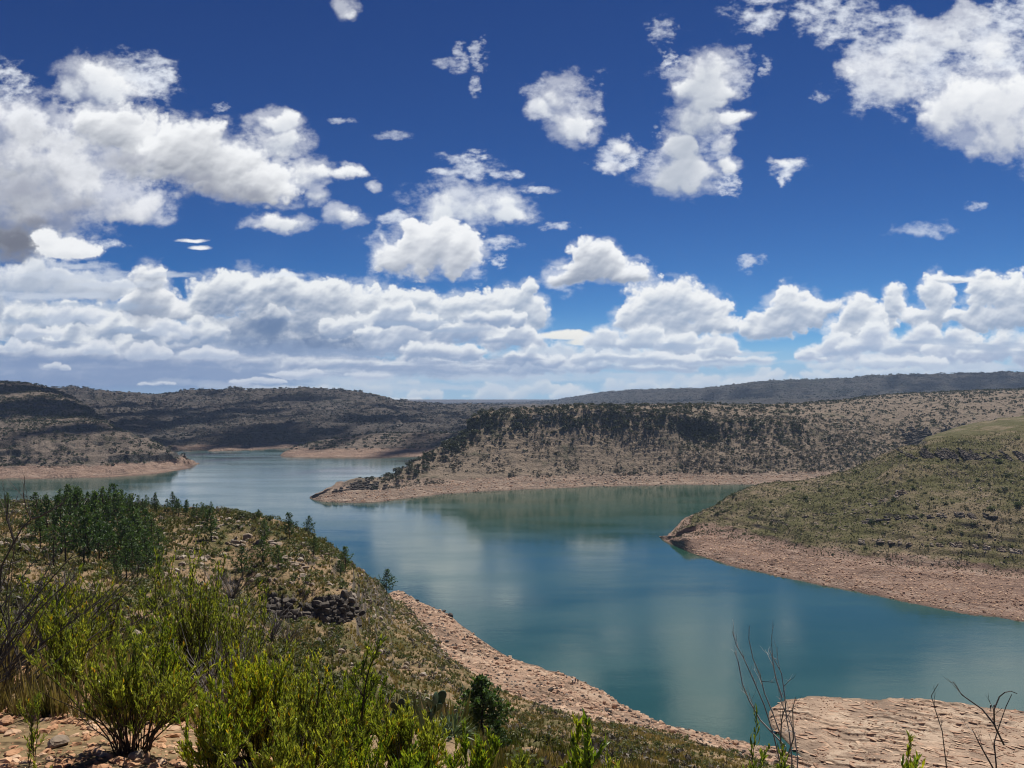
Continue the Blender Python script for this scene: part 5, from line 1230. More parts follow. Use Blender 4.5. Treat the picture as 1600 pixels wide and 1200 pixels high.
tag(scatter_mesh('grass', tufts, np.stack([x, y, z - .03], -1), rs.uniform(.3, .85, len(x)), rs, M_GRASS, tint), kind='stuff', label='dry grass tufts over the near slope', cat='grass')
# low shrubs on knoll and slope
x, y, z, t, px = place(near, 5600, 2.6, 8.4, -40, 1330, rs, lambda x, y, z, t, px: (.15 + .85 * nearmask(12, -.15, .2, 407)(x, y)) * (z > 7) * (y > 30) * np.where(px > 540, .35, 1))
h = hidden(x, y, z + .8); x, y, z = x[~h], y[~h], z[~h]
tag(scatter_mesh('shrubbery', [bush_proto(rs, 60, .20) for _ in range(5)], np.stack([x, y, z - .05], -1), rs.uniform(.35, 1.0, len(x)), rs, M_SCRUB_G, np.clip(.6 + .2 * rs.normal(size=len(x)), 0, 1)), kind='stuff', label='low green shrubs among the grass of the near slope', cat='shrubs')
x, y, z, t, px = place(near, 1500, 2.3, 8.4, -40, 1330, rs, lambda x, y, z, t, px: nearmask(14, .0, .3, 409)(x, y) * (z > 7) * (y > 22))
h = hidden(x, y, z + .8); x, y, z = x[~h], y[~h], z[~h]
tag(scatter_mesh('thicket', [bush_proto(rs, 46, .22) for _ in range(4)], np.stack([x, y, z - .05], -1), rs.uniform(.4, 1.1, len(x)), rs, M_GREY, rs.rand(len(x))), kind='stuff', label='grey dry twigs on the near slope', cat='thicket')

# --- stones
stone2 = [rock_shape(rs, 1, .62, .2) for _ in range(8)]; stone2 = [(V, F, np.zeros(len(V))) for V, F in stone2]
slab2 = [rock_shape(rs, 1, .22, .14, 8) for _ in range(8)]; slab2 = [(V, F, np.zeros(len(V))) for V, F in slab2]
x, y, z, t, px = place(near, 3300, 2.6, 8.2, -40, 700, rs, lambda x, y, z, t, px: nearmask(12, -.05, .3, 411)(x, y) * (y > 60) * (.25 + .75 * (t > 5.6)))
h = hidden(x, y, z + .5); x, y, z = x[~h], y[~h], z[~h]
tag(scatter_mesh('rubble', stone2, np.stack([x, y, z], -1), .15 + .9 * rs.rand(len(x)) ** 2.5, rs, M_ROCK), kind='stuff', label='pale stones strewn over the knoll', cat='stones')
x, y, z, t, px = place(near, 7500, 7.6, 9.0, 590, 1300, rs, lambda x, y, z, t, px: (z < 8.5) * (.25 + .75 * nearmask(9, -.2, .25, 413)(x, y)))
k_ = rs.rand(len(x)) < .24
tag(scatter_mesh('rubble', stone2, np.stack([x, y, z], -1)[k_], .12 + .7 * rs.rand(k_.sum()) ** 2.5, rs, M_CLIFF), kind='stuff', label='darker stones along the drained near shore', cat='stones')
x, y, z = x[~k_], y[~k_], z[~k_]
tag(scatter_mesh('rubble', slab2[:4] + stone2[:4], np.stack([x, y, z], -1), .10 + 1.15 * rs.rand(len(x)) ** 4, rs, M_SHORE), kind='stuff', label='pink slabs and stones along the drained near shore', cat='stones')
x, y, z, t, px = place(flat, 1700, .6, 4.2, 1205, 1660, rs, lambda x, y, z, t, px: .2 + .8 * nearmask(5, -.2, .3, 415)(x, y))
B = Bag(); pick = rs.randint(0, 8, len(x)); sz = .16 + 1.15 * rs.rand(len(x)) ** 2.6
for i in range(len(x)):
    V, F, _ = slab2[pick[i]]; a = -.58 + rs.normal(0, .4)
    W = V * np.array([1.45, .95, .7]) * sz[i]; W[:, 2] -= .20 * W[:, 1]
    B.add(W @ rot_z(np.array(a)).T + np.array([x[i], y[i], z[i]]), F, rs.rand())
tag(link('rubble', B.mesh('rubble', M_SHORE)), kind='stuff', label='flat broken slabs on the bare rock by the water', cat='stones')
x, y, z, t, px = place(flat, 2600, .6, 4.2, 1205, 1660, rs, lambda x, y, z, t, px: nearmask(6, -.1, .3, 417)(x, y))
tag(scatter_mesh('rubble', stone2, np.stack([x, y, z], -1), .06 + .45 * rs.rand(len(x)) ** 4, rs, M_SHORE), kind='stuff', label='loose stones on the bare rock flat', cat='stones')
# boulders one can tell apart
BOULD = [mesh_arrays('boulder', *rock_shape(rs, 2, .75, .10, 9), M_ROCK, False) for _ in range(6)]
DBOULD = [mesh_arrays('boulder', *rock_shape(rs, 2, .7, .10, 9), M_DARKROCK, False) for _ in range(6)]
def boulder(px, py, wpx, label, group=None, dark=False, s=near):
    x, y, z = s.at_py(px, py); r = wpx * y / FP / 2
    o = link('boulder', (DBOULD if dark else BOULD)[rs.randint(6)], None, (x, y, z + .15 * r), rs.rand() * 6.28, r); tag(o, label, 'boulder', group); return o
boulder(431, 890, 16, 'large pale boulder with a dark side on the face of the knoll')
boulder(424, 858, 13, 'pale squarish boulder below the pines on the knoll')
boulder(533, 914, 15, 'dark boulder on the knoll just above the outcrop')
boulder(386, 842, 20, 'grey boulder in the middle of the knoll'); boulder(405, 850, 14, 'grey boulder beside the middle boulder of the knoll')
for i in range(46):
    boulder(rs.uniform(410, 545), rs.uniform(850, 924), rs.uniform(4, 10), 'pale boulder among the many on the stony face of the knoll above the outcrop', 'pale boulders above the outcrop')
for i in range(14): boulder(rs.uniform(250, 300), rs.uniform(838, 885), rs.uniform(5, 14), 'pale flat rock on the bare patch right of the pine grove', 'flat rocks right of the pine grove')
for pxx, pyy, w_ in [(840, 1074, 12), (861, 1079, 12), (930, 1105, 12), (699, 1003, 9), (672, 976, 10), (694, 949, 8), (703, 958, 12), (652, 938, 7), (640, 944, 6), (775, 1030, 8), (707, 1010, 8), (748, 1024, 7), (948, 1112, 10), (652, 1000, 9), (664, 1008, 7)]:
    boulder(pxx, pyy, w_, 'dark boulder lying on the pink drained shore of the near slope', 'dark boulders on the near shore', True)
for pxx, pyy, w_ in [(872, 1050, 5), (915, 1061, 5), (889, 1058, 5)]: boulder(pxx, pyy, w_, 'white stone at the edge of the water near the people', 'white stones at the water edge')
o = boulder(40, 862, 50, 'long pale log-shaped rock at the far left of the knoll'); o.scale = (o.scale[0], o.scale[0] * .3, o.scale[0] * .34); o.rotation_euler = (.1, .25, -.5)
rock_wall('rock_outcrop', near, 415, 562, 5.0, 6.0, .8, .8, rs, 'dark cracked rock outcrop on the right flank of the wooded knoll', 'rock outcrop', .3, .0, M_DARKROCK, None, 1.5)
rock_wall('rock_ledge', near, 330, 430, 6.55, 6.62, .7, .6, rs, 'piece of the broken grey ledge in the middle of the knoll', 'rock ledge', .3, .25, M_ROCK, 'grey ledge in the middle of the knoll')
rock_wall('rock_ledge', near, 440, 560, 6.3, 6.36, .7, .6, rs, 'piece of the low stony ledge just above the cracked outcrop', 'rock ledge', .3, .25, M_ROCK, 'stony ledge above the outcrop')
# ------------------------------------------------------------------ plants close to the camera
rs = np.random.RandomState(51)
M_LEAF = leaf_mat('shrub_leaves', [(0, (.055, .085, .018)), (.35, (.165, .195, .036)), (.65, (.32, .325, .058)), (.86, (.50, .46, .09)), (.95, (.55, .40, .03)), (1, (.55, .25, .02))], .5, .36, spec=.45)
M_LEAFY = leaf_mat('yellowing_shrub_leaves', [(0, (.06, .12, .014)), (.3, (.19, .245, .028)), (.6, (.38, .37, .035)), (.82, (.56, .42, .03)), (1, (.60, .28, .02))], .5, .38, spec=.45)
M_STEM = plain_mat('shrub_stems', (.085, .058, .040), (.040, .028, .022), 30, .85, .3, .004)
M_TWIG = leaf_mat('dry_twigs', [(0, (.055, .044, .038)), (.5, (.12, .098, .082)), (1, (.40, .36, .33))], 0)


def blades(base, axis, L, W, rs, fold=.25, droop=.15):
    """narrow leaves: six corners each, a little folded and bent"""
    n = len(base); axis = unit(axis); side = unit(np.cross(axis, rs.normal(size=(n, 3)))); nrm_ = np.cross(side, axis)
    L = np.broadcast_to(L, n)[:, None]; W = np.broadcast_to(W, n)[:, None]
    m = base + axis * L * .5 + nrm_ * L * .04; t = base + axis * L - nrm_ * L * droop
    q = base + axis * L * .78
    V = np.stack([base, m + side * W * .5 + nrm_ * W * fold, q + side * W * .36, t, q - side * W * .36, m - side * W * .5 + nrm_ * W * fold], 1).reshape(-1, 3)
    i = np.arange(n)[:, None] * 6
    return V, np.concatenate([i + np.array([[0, 1, 4, 5]]), i + np.array([[1, 2, 3, 4]])])


def leafy_shrub(name, px, Y, top, width, nst, per, label, cat='shrub', leaf=.042, mat=None, bare=.35, tint=.45, lean=(0, 0), twigs=5, group=None, zoff=0., depth=.7):
    x0, y0, z0 = near.at_Y(px, Y)
    height = (EYE - (top - HZ) / FP * Y - z0) / 1.02        # top: the row its highest leaves reach
    Sb, Lb = Bag(), Bag()
    for i in range(nst):
        a = rs.rand() * 6.28; r = abs(rs.normal(0, .5)); r = min(r, 1.0)
        out = np.array([math.cos(a) * width * .5, math.sin(a) * width * .5 * depth, 0]) * r * 1.15
        H = height * (1 - .22 * r ** 2) * rs.choice((.55, .75, .9, 1.0)) * rs.uniform(.86, 1.05)
        b0 = np.array([math.cos(a), math.sin(a), 0]) * width * .10 * rs.rand()
        tt = np.linspace(0, 1, 7)[:, None]
        p = b0 + out * tt ** 1.25 + np.array([lean[0], lean[1], 0]) * tt ** 1.5 + np.array([0, 0, 1]) * H * tt + np.cumsum(rs.normal(0, .008, (7, 3)), 0)
        p[0, 2] = -.05
        V, F = tube(p, np.linspace(.0065, .0018, 7) * (height ** .5), 4); Sb.add(V, F, rs.rand())
        runs = [(p, bare * rs.uniform(.8, 1.2))]
        for k in range(twigs):
            f = rs.uniform(bare * .9, .92); j = f * 6; j0 = int(j); pb = p[j0] + (p[min(j0 + 1, 6)] - p[j0]) * (j - j0)
            d = unit(np.array([rs.normal(0, .42), rs.normal(0, .42), 1.0])); l = height * rs.uniform(.10, .30)
            q = pb + np.linspace(0, 1, 4)[:, None] * d * l + np.array([0, 0, 1]) * (np.linspace(0, 1, 4)[:, None] ** 2) * l * .25
            V, F = tube(q, np.linspace(.0026, .0012, 4) * (height ** .5), 3); Sb.add(V, F, rs.rand())
            runs.append((q, .12))
        if rs.rand() < .27: continue                       # a dead stem without leaves
        st = tint + rs.normal(0, .09)
        for q, f0 in runs:
            ln = np.linalg.norm(np.diff(q, axis=0), axis=1).sum(); m = max(3, int(per * ln / height * (1 - f0) * rs.uniform(.8, 1.2)) + 2)
            u = f0 + (1 - f0) * rs.rand(m) ** .85
            jj = u * (len(q) - 1); j0 = np.minimum(jj.astype(int), len(q) - 2); fr = (jj - j0)[:, None]
            base = q[j0] + (q[j0 + 1] - q[j0]) * fr; ax = unit(q[j0 + 1] - q[j0])
            V, F = blades(base, ax * 1.0 + np.array([0, 0, .35]) + .5 * unit(rs.normal(size=(m, 3))), leaf * rs.choice((.5, .8, 1.0, 1.3), m) * rs.uniform(.8, 1.15, m), leaf * rs.uniform(.14, .22, m), rs)
            Lb.add(V, F, np.clip(np.repeat(st + rs.normal(0, .13, m) + .4 * (rs.rand(m) > .965), 6), 0, 1))
    e = link(name, None, None, (x0, y0, z0 + zoff)); tag(e, label, cat, group)
    link('stems', Sb.mesh('stems', M_STEM), e); link('foliage', Lb.mesh('foliage', mat or M_LEAF), e)
    return e

leafy_shrub('leafy_shrub', 205, 4.7, 1000, .92, 50, 105, 'bright green leafy shrub with bare dark stems beside the orange soil', leaf=.044, tint=.50, bare=.34)
leafy_shrub('leafy_shrub', 310, 6.3, 872, 1.05, 50, 100, 'tall feathery green shrub behind the bright green leafy shrub', leaf=.040, tint=.46, bare=.25)
leafy_shrub('leafy_shrub', 160, 7.2, 905, 1.0, 34, 80, 'thin olive shrub standing behind the bright green one, near the dry branches', leaf=.036, tint=.50, bare=.25)
leafy_shrub('leafy_shrub', 78, 6.6, 900, .75, 30, 90, 'yellow green shrub at the left, growing through the dry grey branches', leaf=.040, mat=M_LEAFY, tint=.42, bare=.2)
leafy_shrub('leafy_shrub', 20, 6.9, 965, .6, 18, 70, 'low yellowish shrub at the left edge under the dry branches', leaf=.038, mat=M_LEAFY, tint=.48, bare=.1)
leafy_shrub('leafy_shrub', 118, 5.7, 948, .7, 32, 95, 'olive shrub between the yellow green one and the bright green one', leaf=.038, tint=.55, bare=.2)
leafy_shrub('leafy_shrub', 252, 5.5, 965, .7, 24, 90, 'full yellow green shrub right behind the bright green leafy shrub', leaf=.040, mat=M_LEAFY, tint=.36, bare=.2)
leafy_shrub('leafy_shrub', 372, 6.6, 930, .8, 34, 95, 'loose green shrub at the right of the tall feathery one', leaf=.038, tint=.52, bare=.2)
leafy_shrub('leafy_shrub', 438, 6.2, 1012, .7, 30, 100, 'pale green shrub behind the wide green shrub', leaf=.038, tint=.62, bare=.15)
leafy_shrub('leafy_shrub', 505, 6.0, 1052, .6, 26, 100, 'yellow green shrub below the dense dark cactus clump', leaf=.038, mat=M_LEAFY, tint=.33, bare=.1)
leafy_shrub('leafy_shrub', 398, 4.9, 1030, .66, 40, 130, 'yellowing shrub with orange leaves in the middle of the foreground thicket', leaf=.040, mat=M_LEAFY, tint=.50, bare=.12)
leafy_shrub('leafy_shrub', 470, 5.0, 1035, .80, 46, 130, 'wide green shrub right of the yellowing one', leaf=.040, tint=.56, bare=.12)
leafy_shrub('leafy_shrub', 545, 5.2, 1062, .66, 36, 130, 'green shrub with reddish tips under the tall bent stem', leaf=.038, mat=M_LEAFY, tint=.36, bare=.12)
leafy_shrub('leafy_shrub', 335, 4.3, 1068, .46, 24, 110, 'low green shrub between the bright green shrub and the yellowing shrub', leaf=.038, mat=M_LEAFY, tint=.38, bare=.15)
leafy_shrub('leafy_shrub', 440, 4.1, 1110, .7, 34, 120, 'low dense olive shrub at the bottom edge below the yellowing shrub', leaf=.038, tint=.50, bare=.05)
leafy_shrub('leafy_shrub', 545, 4.2, 1128, .6, 30, 120, 'low dense shrub at the bottom edge at the foot of the tall bent stem', leaf=.040, mat=M_LEAFY, tint=.36, bare=.05)
leafy_shrub('leafy_shrub', 622, 5.0, 1105, .46, 26, 110, 'broad leaved shrub in front of the cacti', leaf=.050, tint=.54, bare=.15)
leafy_shrub('leafy_shrub', 668, 5.0, 1122, .34, 18, 100, 'narrow shrub with glossy leaves just left of the larger rosette plant', leaf=.052, tint=.56, bare=.2)
leafy_shrub('leafy_shrub', 640, 4.2, 1165, .5, 22, 100, 'low shrub at the bottom edge below the cacti', leaf=.048, mat=M_LEAFY, tint=.30, bare=.05)
leafy_shrub('leafy_shrub', 742, 4.8, 1160, .34, 14, 100, 'small pale tipped shrub at the bottom edge below the juniper', leaf=.050, mat=M_LEAFY, tint=.28, bare=.3)
leafy_shrub('leafy_shrub', 915, 4.0, 1112, .16, 5, 120, 'single upright sprout with broad yellow green leaves', 'sprout', leaf=.070, mat=M_LEAFY, tint=.30, bare=.40, twigs=2)
leafy_shrub('leafy_shrub', 948, 4.4, 1172, .16, 6, 90, 'low leafy sprig right of the single upright sprout', 'sprout', leaf=.06, tint=.5, bare=.5, twigs=2)
leafy_shrub('leafy_shrub', 1180, 4.2, 1138, .09, 3, 70, 'dark green sprout in front of the dead branching sapling', 'sprout', leaf=.060, tint=.10, bare=.5, twigs=2)
leafy_shrub('leafy_shrub', 1228, 4.5, 1180, .26, 7, 70, 'leafy base growing around the dead branching sapling', 'sprout', leaf=.06, tint=.34, bare=.5, twigs=2)
leafy_shrub('leafy_shrub', 1418, 4.6, 1152, .07, 3, 90, 'yellow green sprout in front of the bare rock flat', 'sprout', leaf=.062, mat=M_LEAFY, tint=.28, bare=.6, twigs=2)
leafy_shrub('leafy_shrub', 812, 5.0, 1186, .5, 12, 70, 'row of low leafy shoots along the bottom edge under the slope', 'shrub', leaf=.045, tint=.45, bare=.4)
leafy_shrub('leafy_shrub', 50, 4.3, 1095, .10, 4, 70, 'thin seedling standing alone on the orange soil at the left', 'seedling', leaf=.034, tint=.5, bare=.3, twigs=2)
leafy_shrub('leafy_shrub', 72, 3.7, 1178, .10, 5, 90, 'small sprig of leaves at the bottom edge of the orange soil', 'sprout', leaf=.03, tint=.6, bare=.1, twigs=1)


def px_line(pts, Y, jit=.02):
    """a branch drawn through picture places at about one distance"""
    return np.array([((a - 800) / FP * Y, Y + rs.normal(0, jit), EYE - (b - HZ) / FP * Y) for a, b in pts])

# tall bent stem with leaf clumps
e = link('tall_sprout', None, None, (0, 0, 0)); tag(e, 'tall bent dark stem with leaf clumps rising above the foreground shrubs', 'sprout')
g0 = near.at_Y(545, 5.0)[2]
main = px_line([(540, HZ + (EYE - g0) / 5. * FP + 8), (548, 1240), (556, 1190), (562, 1150), (566, 1110), (570, 1075), (577, 1045), (588, 1020), (596, 1000)], 5.0)
sub = px_line([(571, 1070), (566, 1050), (572, 1030), (576, 1010)], 5.0); sub2 = px_line([(567, 1100), (580, 1080), (586, 1062)], 5.0); sub3 = px_line([(568, 1090), (556, 1066), (558, 1045)], 5.)
Sb, Lb = Bag(), Bag()
for q, r in ((main, .009), (sub, .004), (sub2, .004), (sub3, .004)): V, F = tube(q, np.linspace(r, .0025, len(q)), 5); Sb.add(V, F)
for q, m, f0 in ((main, 60, .70), (sub, 40, .3), (sub2, 36, .35), (sub3, 36, .3)):
    u = f0 + (1 - f0) * rs.rand(m); jj = u * (len(q) - 1); j0 = np.minimum(jj.astype(int), len(q) - 2); fr = (jj - j0)[:, None]
    V, F = blades(q[j0] + (q[j0 + 1] - q[j0]) * fr, unit(q[j0 + 1] - q[j0]) + .7 * unit(rs.normal(size=(m, 3))), .060 * rs.uniform(.6, 1.2, m), .012, rs); Lb.add(V, F, np.clip(np.repeat(.42 + rs.normal(0, .15, m), 6), 0, 1))
link('stem', Sb.mesh('stem', M_STEM), e); link('foliage', Lb.mesh('foliage', M_LEAF), e)


def twigs_from(B, p, r0, n, L, rs, tint, up=.4, depth=1):
    """finer twigs leaving a branch"""
    for k in range(n):
        f = rs.uniform(.25, .98) * (len(p) - 1); j = int(min(f, len(p) - 2)); b0 = p[j] + (p[j + 1] - p[j]) * (f - j)
        d = unit(unit(p[j + 1] - p[j]) * .9 + rs.normal(0, .5, 3) + np.array([0, 0, up])); l = L * rs.uniform(.4, 1.2)
        tt = np.linspace(0, 1, 5)[:, None]; q = b0 + tt * d * l + np.cumsum(rs.normal(0, .04 * l, (5, 3)), 0) * tt
        V, F = tube(q, np.linspace(r0, r0 * .35, 5), 3); B.add(V, F, np.clip(tint + rs.normal(0, .2), 0, 1))
        if depth > 0: twigs_from(B, q, r0 * .55, 3, L * .5, rs, tint, up, depth - 1)


def dead_shrub(name, label, cat, lines, Y, rad, ntw, L, tint, group=None, base=None):
    B = Bag()
    for pts in lines:
        q = px_line(pts, Y, .05); q[:, 1] = Y + np.linspace(0, rs.normal(0, .25), len(q)) + rs.normal(0, .01, len(q))
        V, F = tube(q, np.linspace(rad, rad * .35, len(q)), 5); B.add(V, F, np.clip(tint + rs.normal(0, .22), 0, 1))
        twigs_from(B, q, rad * .4, ntw, L, rs, tint)
    return tag(link(name, B.mesh(name, M_TWIG)), label, cat, group)

g0 = near.at_Y(1226, 5.0)[2]; pb = HZ + (EYE - g0) / 5 * FP + 10
dead_shrub('dead_sapling', 'bare dead sapling with pale twigs rising against the water at the lower right', 'dead sapling', [
    [(1236, pb), (1230, 1320), (1226, 1200), (1218, 1160), (1205, 1115), (1190, 1075), (1178, 1045), (1170, 1030), (1166, 1010)],
    [(1236, pb), (1231, 1300), (1226, 1195), (1222, 1150), (1212, 1120), (1200, 1090), (1193, 1060), (1182, 1035), (1176, 1005), (1178, 985)],
    [(1226, 1165), (1190, 1128), (1175, 1100), (1165, 1075), (1163, 1045), (1158, 1030)],
    [(1222, 1090), (1215, 1065), (1209, 1040), (1206, 1006)],
    [(1236, pb), (1238, 1280), (1240, 1190), (1238, 1150), (1233, 1125), (1230, 1090), (1229, 1060), (1219, 1040), (1212, 1025)],
    [(1236, pb), (1250, 1280), (1258, 1200), (1258, 1165), (1250, 1140), (1244, 1120)],
    [(1226, 1200), (1236, 1150), (1232, 1100), (1234, 1080)], [(1218, 1160), (1217, 1120), (1222, 1085)]], 5.0, .0055, 3, .16, .82)
g0 = near.at_Y(1486, 6.0)[2]; pb = HZ + (EYE - g0) / 6 * FP + 10
dead_shrub('dead_branch', 'single thin leafless stem in front of the bare rock flat', 'dead branch', [[(1492, pb), (1490, 1350), (1486, 1200), (1482, 1150), (1475, 1120), (1473, 1100), (1483, 1080)]], 6.0, .0055, 3, .12, .5)
dead_shrub('dead_branch', 'dark forked leafless branch at the lower right corner over the rock flat', 'dead branch', [[(1560, pb + 40), (1560, 1400), (1563, 1200), (1567, 1170), (1580, 1150), (1597, 1120), (1606, 1100)], [(1570, 1165), (1557, 1135), (1555, 1110), (1567, 1092), (1575, 1085), (1590, 1086), (1600, 1090)], [(1557, 1135), (1545, 1115), (1520, 1097), (1517, 1083)], [(1563, 1220), (1540, 1170), (1534, 1150)]], 6.0, .007, 2, .14, .45)
# dry branches at the left edge
B = Bag(); bx, by, bz = near.at_Y(-25, 5.6)
for i in range(46):
    a = rs.uniform(-.55, 1.05); l = rs.uniform(.55, 1.12); tt = np.linspace(0, 1, 8)[:, None]
    d = np.array([math.sin(a), rs.normal(0, .35), math.cos(a) * .95])
    q = np.array([bx + rs.normal(0, .12), by + rs.normal(0, .12), bz - .03]) + tt * d * l + tt ** 2 * np.array([.10, 0, .05]) + np.cumsum(rs.normal(0, .008, (8, 3)), 0)
    V, F = tube(q, np.linspace(.0075, .0022, 8), 4); B.add(V, F, rs.uniform(.1, .6)); twigs_from(B, q, .0024, 4, .22, rs, .35)
for pts in ([(-20, 1100), (-10, 960), (0, 885), (20, 850), (35, 825), (45, 812), (41, 795), (38, 770)], [(45, 812), (60, 808), (85, 795), (98, 786)], [(20, 850), (12, 810), (14, 780)], [(-20, 1100), (0, 1010), (34, 960), (62, 922), (92, 892), (112, 868)], [(-20, 1100), (10, 1010), (48, 965), (88, 925), (118, 900)]):
    q = px_line(pts, 5.6); V, F = tube(q, np.linspace(.008, .003, len(q)), 5); B.add(V, F, .15); twigs_from(B, q, .003, 5, .18, rs, .3)
tag(link('dry_bush', B.mesh('dry_bush', M_TWIG)), 'large leafless grey bush leaning in from the left edge', 'dry bush')
for pxx, Y_, top_, w_, lb in [(350, 5.6, 985, .5, 'grey dead shrub tangled among the green shrubs in the lower left'), (118, 6.4, 985, .5, 'pale dry twigs under the yellow green shrub at the left')]:
    x, y, z = near.at_Y(pxx, Y_); h = EYE - (top_ - HZ) / FP * Y_ - z; B = Bag()
    for i in range(40):
        d = np.array([rs.normal(0, .30), rs.normal(0, .25), 1]); q = np.linspace(0, 1, 6)[:, None] * d * h * rs.uniform(.5, 1) + np.cumsum(rs.normal(0, .012, (6, 3)), 0)
        V, F = tube(q, np.linspace(.005, .0016, 6), 3); B.add(V, F, rs.uniform(.3, .9)); twigs_from(B, q, .002, 5, h * .3, rs, .6, depth=0)
    tag(link('dry_bush', B.mesh('dry_bush', M_TWIG), None, (x, y, z - .02)), lb, 'dry bush')
for pxx, pyy, hh, lb in [(425, 1000, 62, 'grey leafless bush below the rock outcrop, left of the sandy slope'), (362, 938, 60, 'grey leafless bush at the foot of the knoll behind the green shrubs'), (448, 1008, 44, 'low tangle of dry twigs on the sandy slope below the outcrop'), (335, 925, 46, 'grey dry bush left of the blue green pine'), (112, 925, 40, 'dry grey bush below the pine grove')]:
    x, y, z = near.at_py(pxx, pyy); B = Bag(); h = hh * y / FP
    for i in range(34):
        d = unit(np.array([rs.normal(0, .5), rs.normal(0, .5), 1])); q = np.linspace(0, 1, 5)[:, None] * d * h * rs.uniform(.5, 1) + np.cumsum(rs.normal(0, .02 * h, (5, 3)), 0)
        V, F = tube(q, np.linspace(.012, .004, 5) * h, 3); B.add(V, F, rs.rand()); twigs_from(B, q, .004 * h, 4, h * .28, rs, .5, depth=0)
    tag(link('dry_bush', B.mesh('dry_bush', M_TWIG), None, (x, y, z - .05)), lb, 'dry bush')
for pxx, hh in ((420, 70), (452, 76), (478, 64), (520, 50)):
    q = px_line([(pxx + 6, 1150), (pxx + 3, 1075), (pxx + rs.uniform(-3, 3), 1075 - hh)], 9.0); q[0, 2] = near.at_Y(pxx, 9.0)[2] - .05
    B = Bag(); V, F = tube(q, np.linspace(.007, .003, 3), 4); B.add(V, F, .05)
    tag(link('dry_stalk', B.mesh('dry_stalk', M_TWIG)), 'thin dark upright dry stalk before the sandy slope', 'dry stalk', 'thin dry stalks before the sandy slope')

# --- cacti and rosette plants
M_PAD = plain_mat('cactus_pad', (.050, .085, .045), (.080, .120, .060), 8, .5, .25, .01)
M_PAD2 = plain_mat('dark_cactus_pad', (.028, .042, .028), (.05, .066, .04), 8, .55, .25, .01)
pv = ICO3 * np.array([.5, .09, .62]); pv = pv * (1 + .16 * (pv[:, 2:3] / .62)); pv[:, 2] += .60
def pad_mesh(mat): return mesh_arrays('pad', pv, ICO3F, mat, True)
PAD, PAD2 = pad_mesh(M_PAD), pad_mesh(M_PAD2)
def cactus(px, Y, n, s, label, mesh, trunk=.3, spread=.85):
    x, y, z = near.at_Y(px, Y); e = link('prickly_pear', None, None, (x, y, z - .02)); tag(e, label, 'cactus')
    pads = [(Vector((0, 0, 0)), Vector((0, 0, 1)), s * 1.25)]
    k = 0
    while len(pads) < n:
        p, d, l = pads[min(len(pads) - 1, rs.randint(max(0, k - 3), k + 1))]; k += 1 if rs.rand() < .7 else 0; k = min(k, len(pads) - 1)
        tip = p + d * l * 1.12; nd = (d + Vector((rs.normal(0, spread), rs.normal(0, spread), .45))).normalized(); pads.append((tip - d * l * .06, nd, s * rs.uniform(.75, 1.1)))
    for p, d, l in pads:
        o = link('pad', mesh, e); q = d.to_track_quat('Z', 'Y') @ Matrix.Rotation(rs.rand() * 6.28, 3, 'Z').to_quaternion()
        o.matrix_local = Matrix.Translation(p) @ q.to_matrix().to_4x4() @ Matrix.Diagonal((l, l, l, 1))
    return e
cactus(505, 12.5, 34, .135, 'dark prickly pear cactus in a dense clump left of the tall bent stem', PAD2, spread=.9)
cactus(522, 13.0, 22, .13, 'dark prickly pear cactus at the right side of the dense clump', PAD2, spread=.9)
cactus(592, 10.0, 13, .10, 'small prickly pear cactus just right of the tall bent stem', PAD2)
cactus(672, 10.8, 18, .135, 'large padded prickly pear cactus between the two rosette plants', PAD)
cactus(700, 11.2, 9, .10, 'low dark prickly pear cactus above the larger rosette plant', PAD2)
cactus(612, 9.0, 10, .10, 'prickly pear cactus half hidden by the broad leaved shrub', PAD2)

M_ROS = leaf_mat('rosette_leaves', [(0, (.035, .065, .035)), (.5, (.095, .14, .075)), (1, (.30, .34, .20))], .15, .45, spec=.4)
def rosette(px, Y, R_, n, label):
    x, y, z = near.at_Y(px, Y); B = Bag()
    a = rs.rand(n) * 6.28; el = np.arcsin(np.clip(rs.uniform(-.12, 1, n), -1, 1)); d = np.stack([np.cos(a) * np.cos(el), np.sin(a) * np.cos(el), np.sin(el)], -1)
    V, F = blades(np.zeros((n, 3)) + d * .05 * R_ + np.array([0, 0, R_ * .28]), d, R_ * rs.uniform(.8, 1.1, n), R_ * .075, rs, droop=.08); B.add(V, F, np.clip(np.repeat(.5 + .25 * rs.normal(size=n), 6), 0, 1))
    return tag(link('rosette_plant', B.mesh('rosette_plant', M_ROS), None, (x, y, z)), label, 'rosette plant')
rosette(636, 17.0, .44, 110, 'round spiky green rosette plant at the edge of the sandy slope')
rosette(708, 8.8, .27, 90, 'larger pale spiky rosette plant at the bottom, below the juniper')
rosette(690, 12.5, .30, 70, 'small pale rosette plant behind the large padded cactus')
rosette(644, 15.5, .30, 60, 'yellowish dry rosette plant just below the round spiky one')
rosette(24, 30.0, .60, 80, 'pale green rosette plant among the dry branches at the left edge')
rosette(122, 22.0, .45, 60, 'grey rosette plant behind the yellow green shrub')

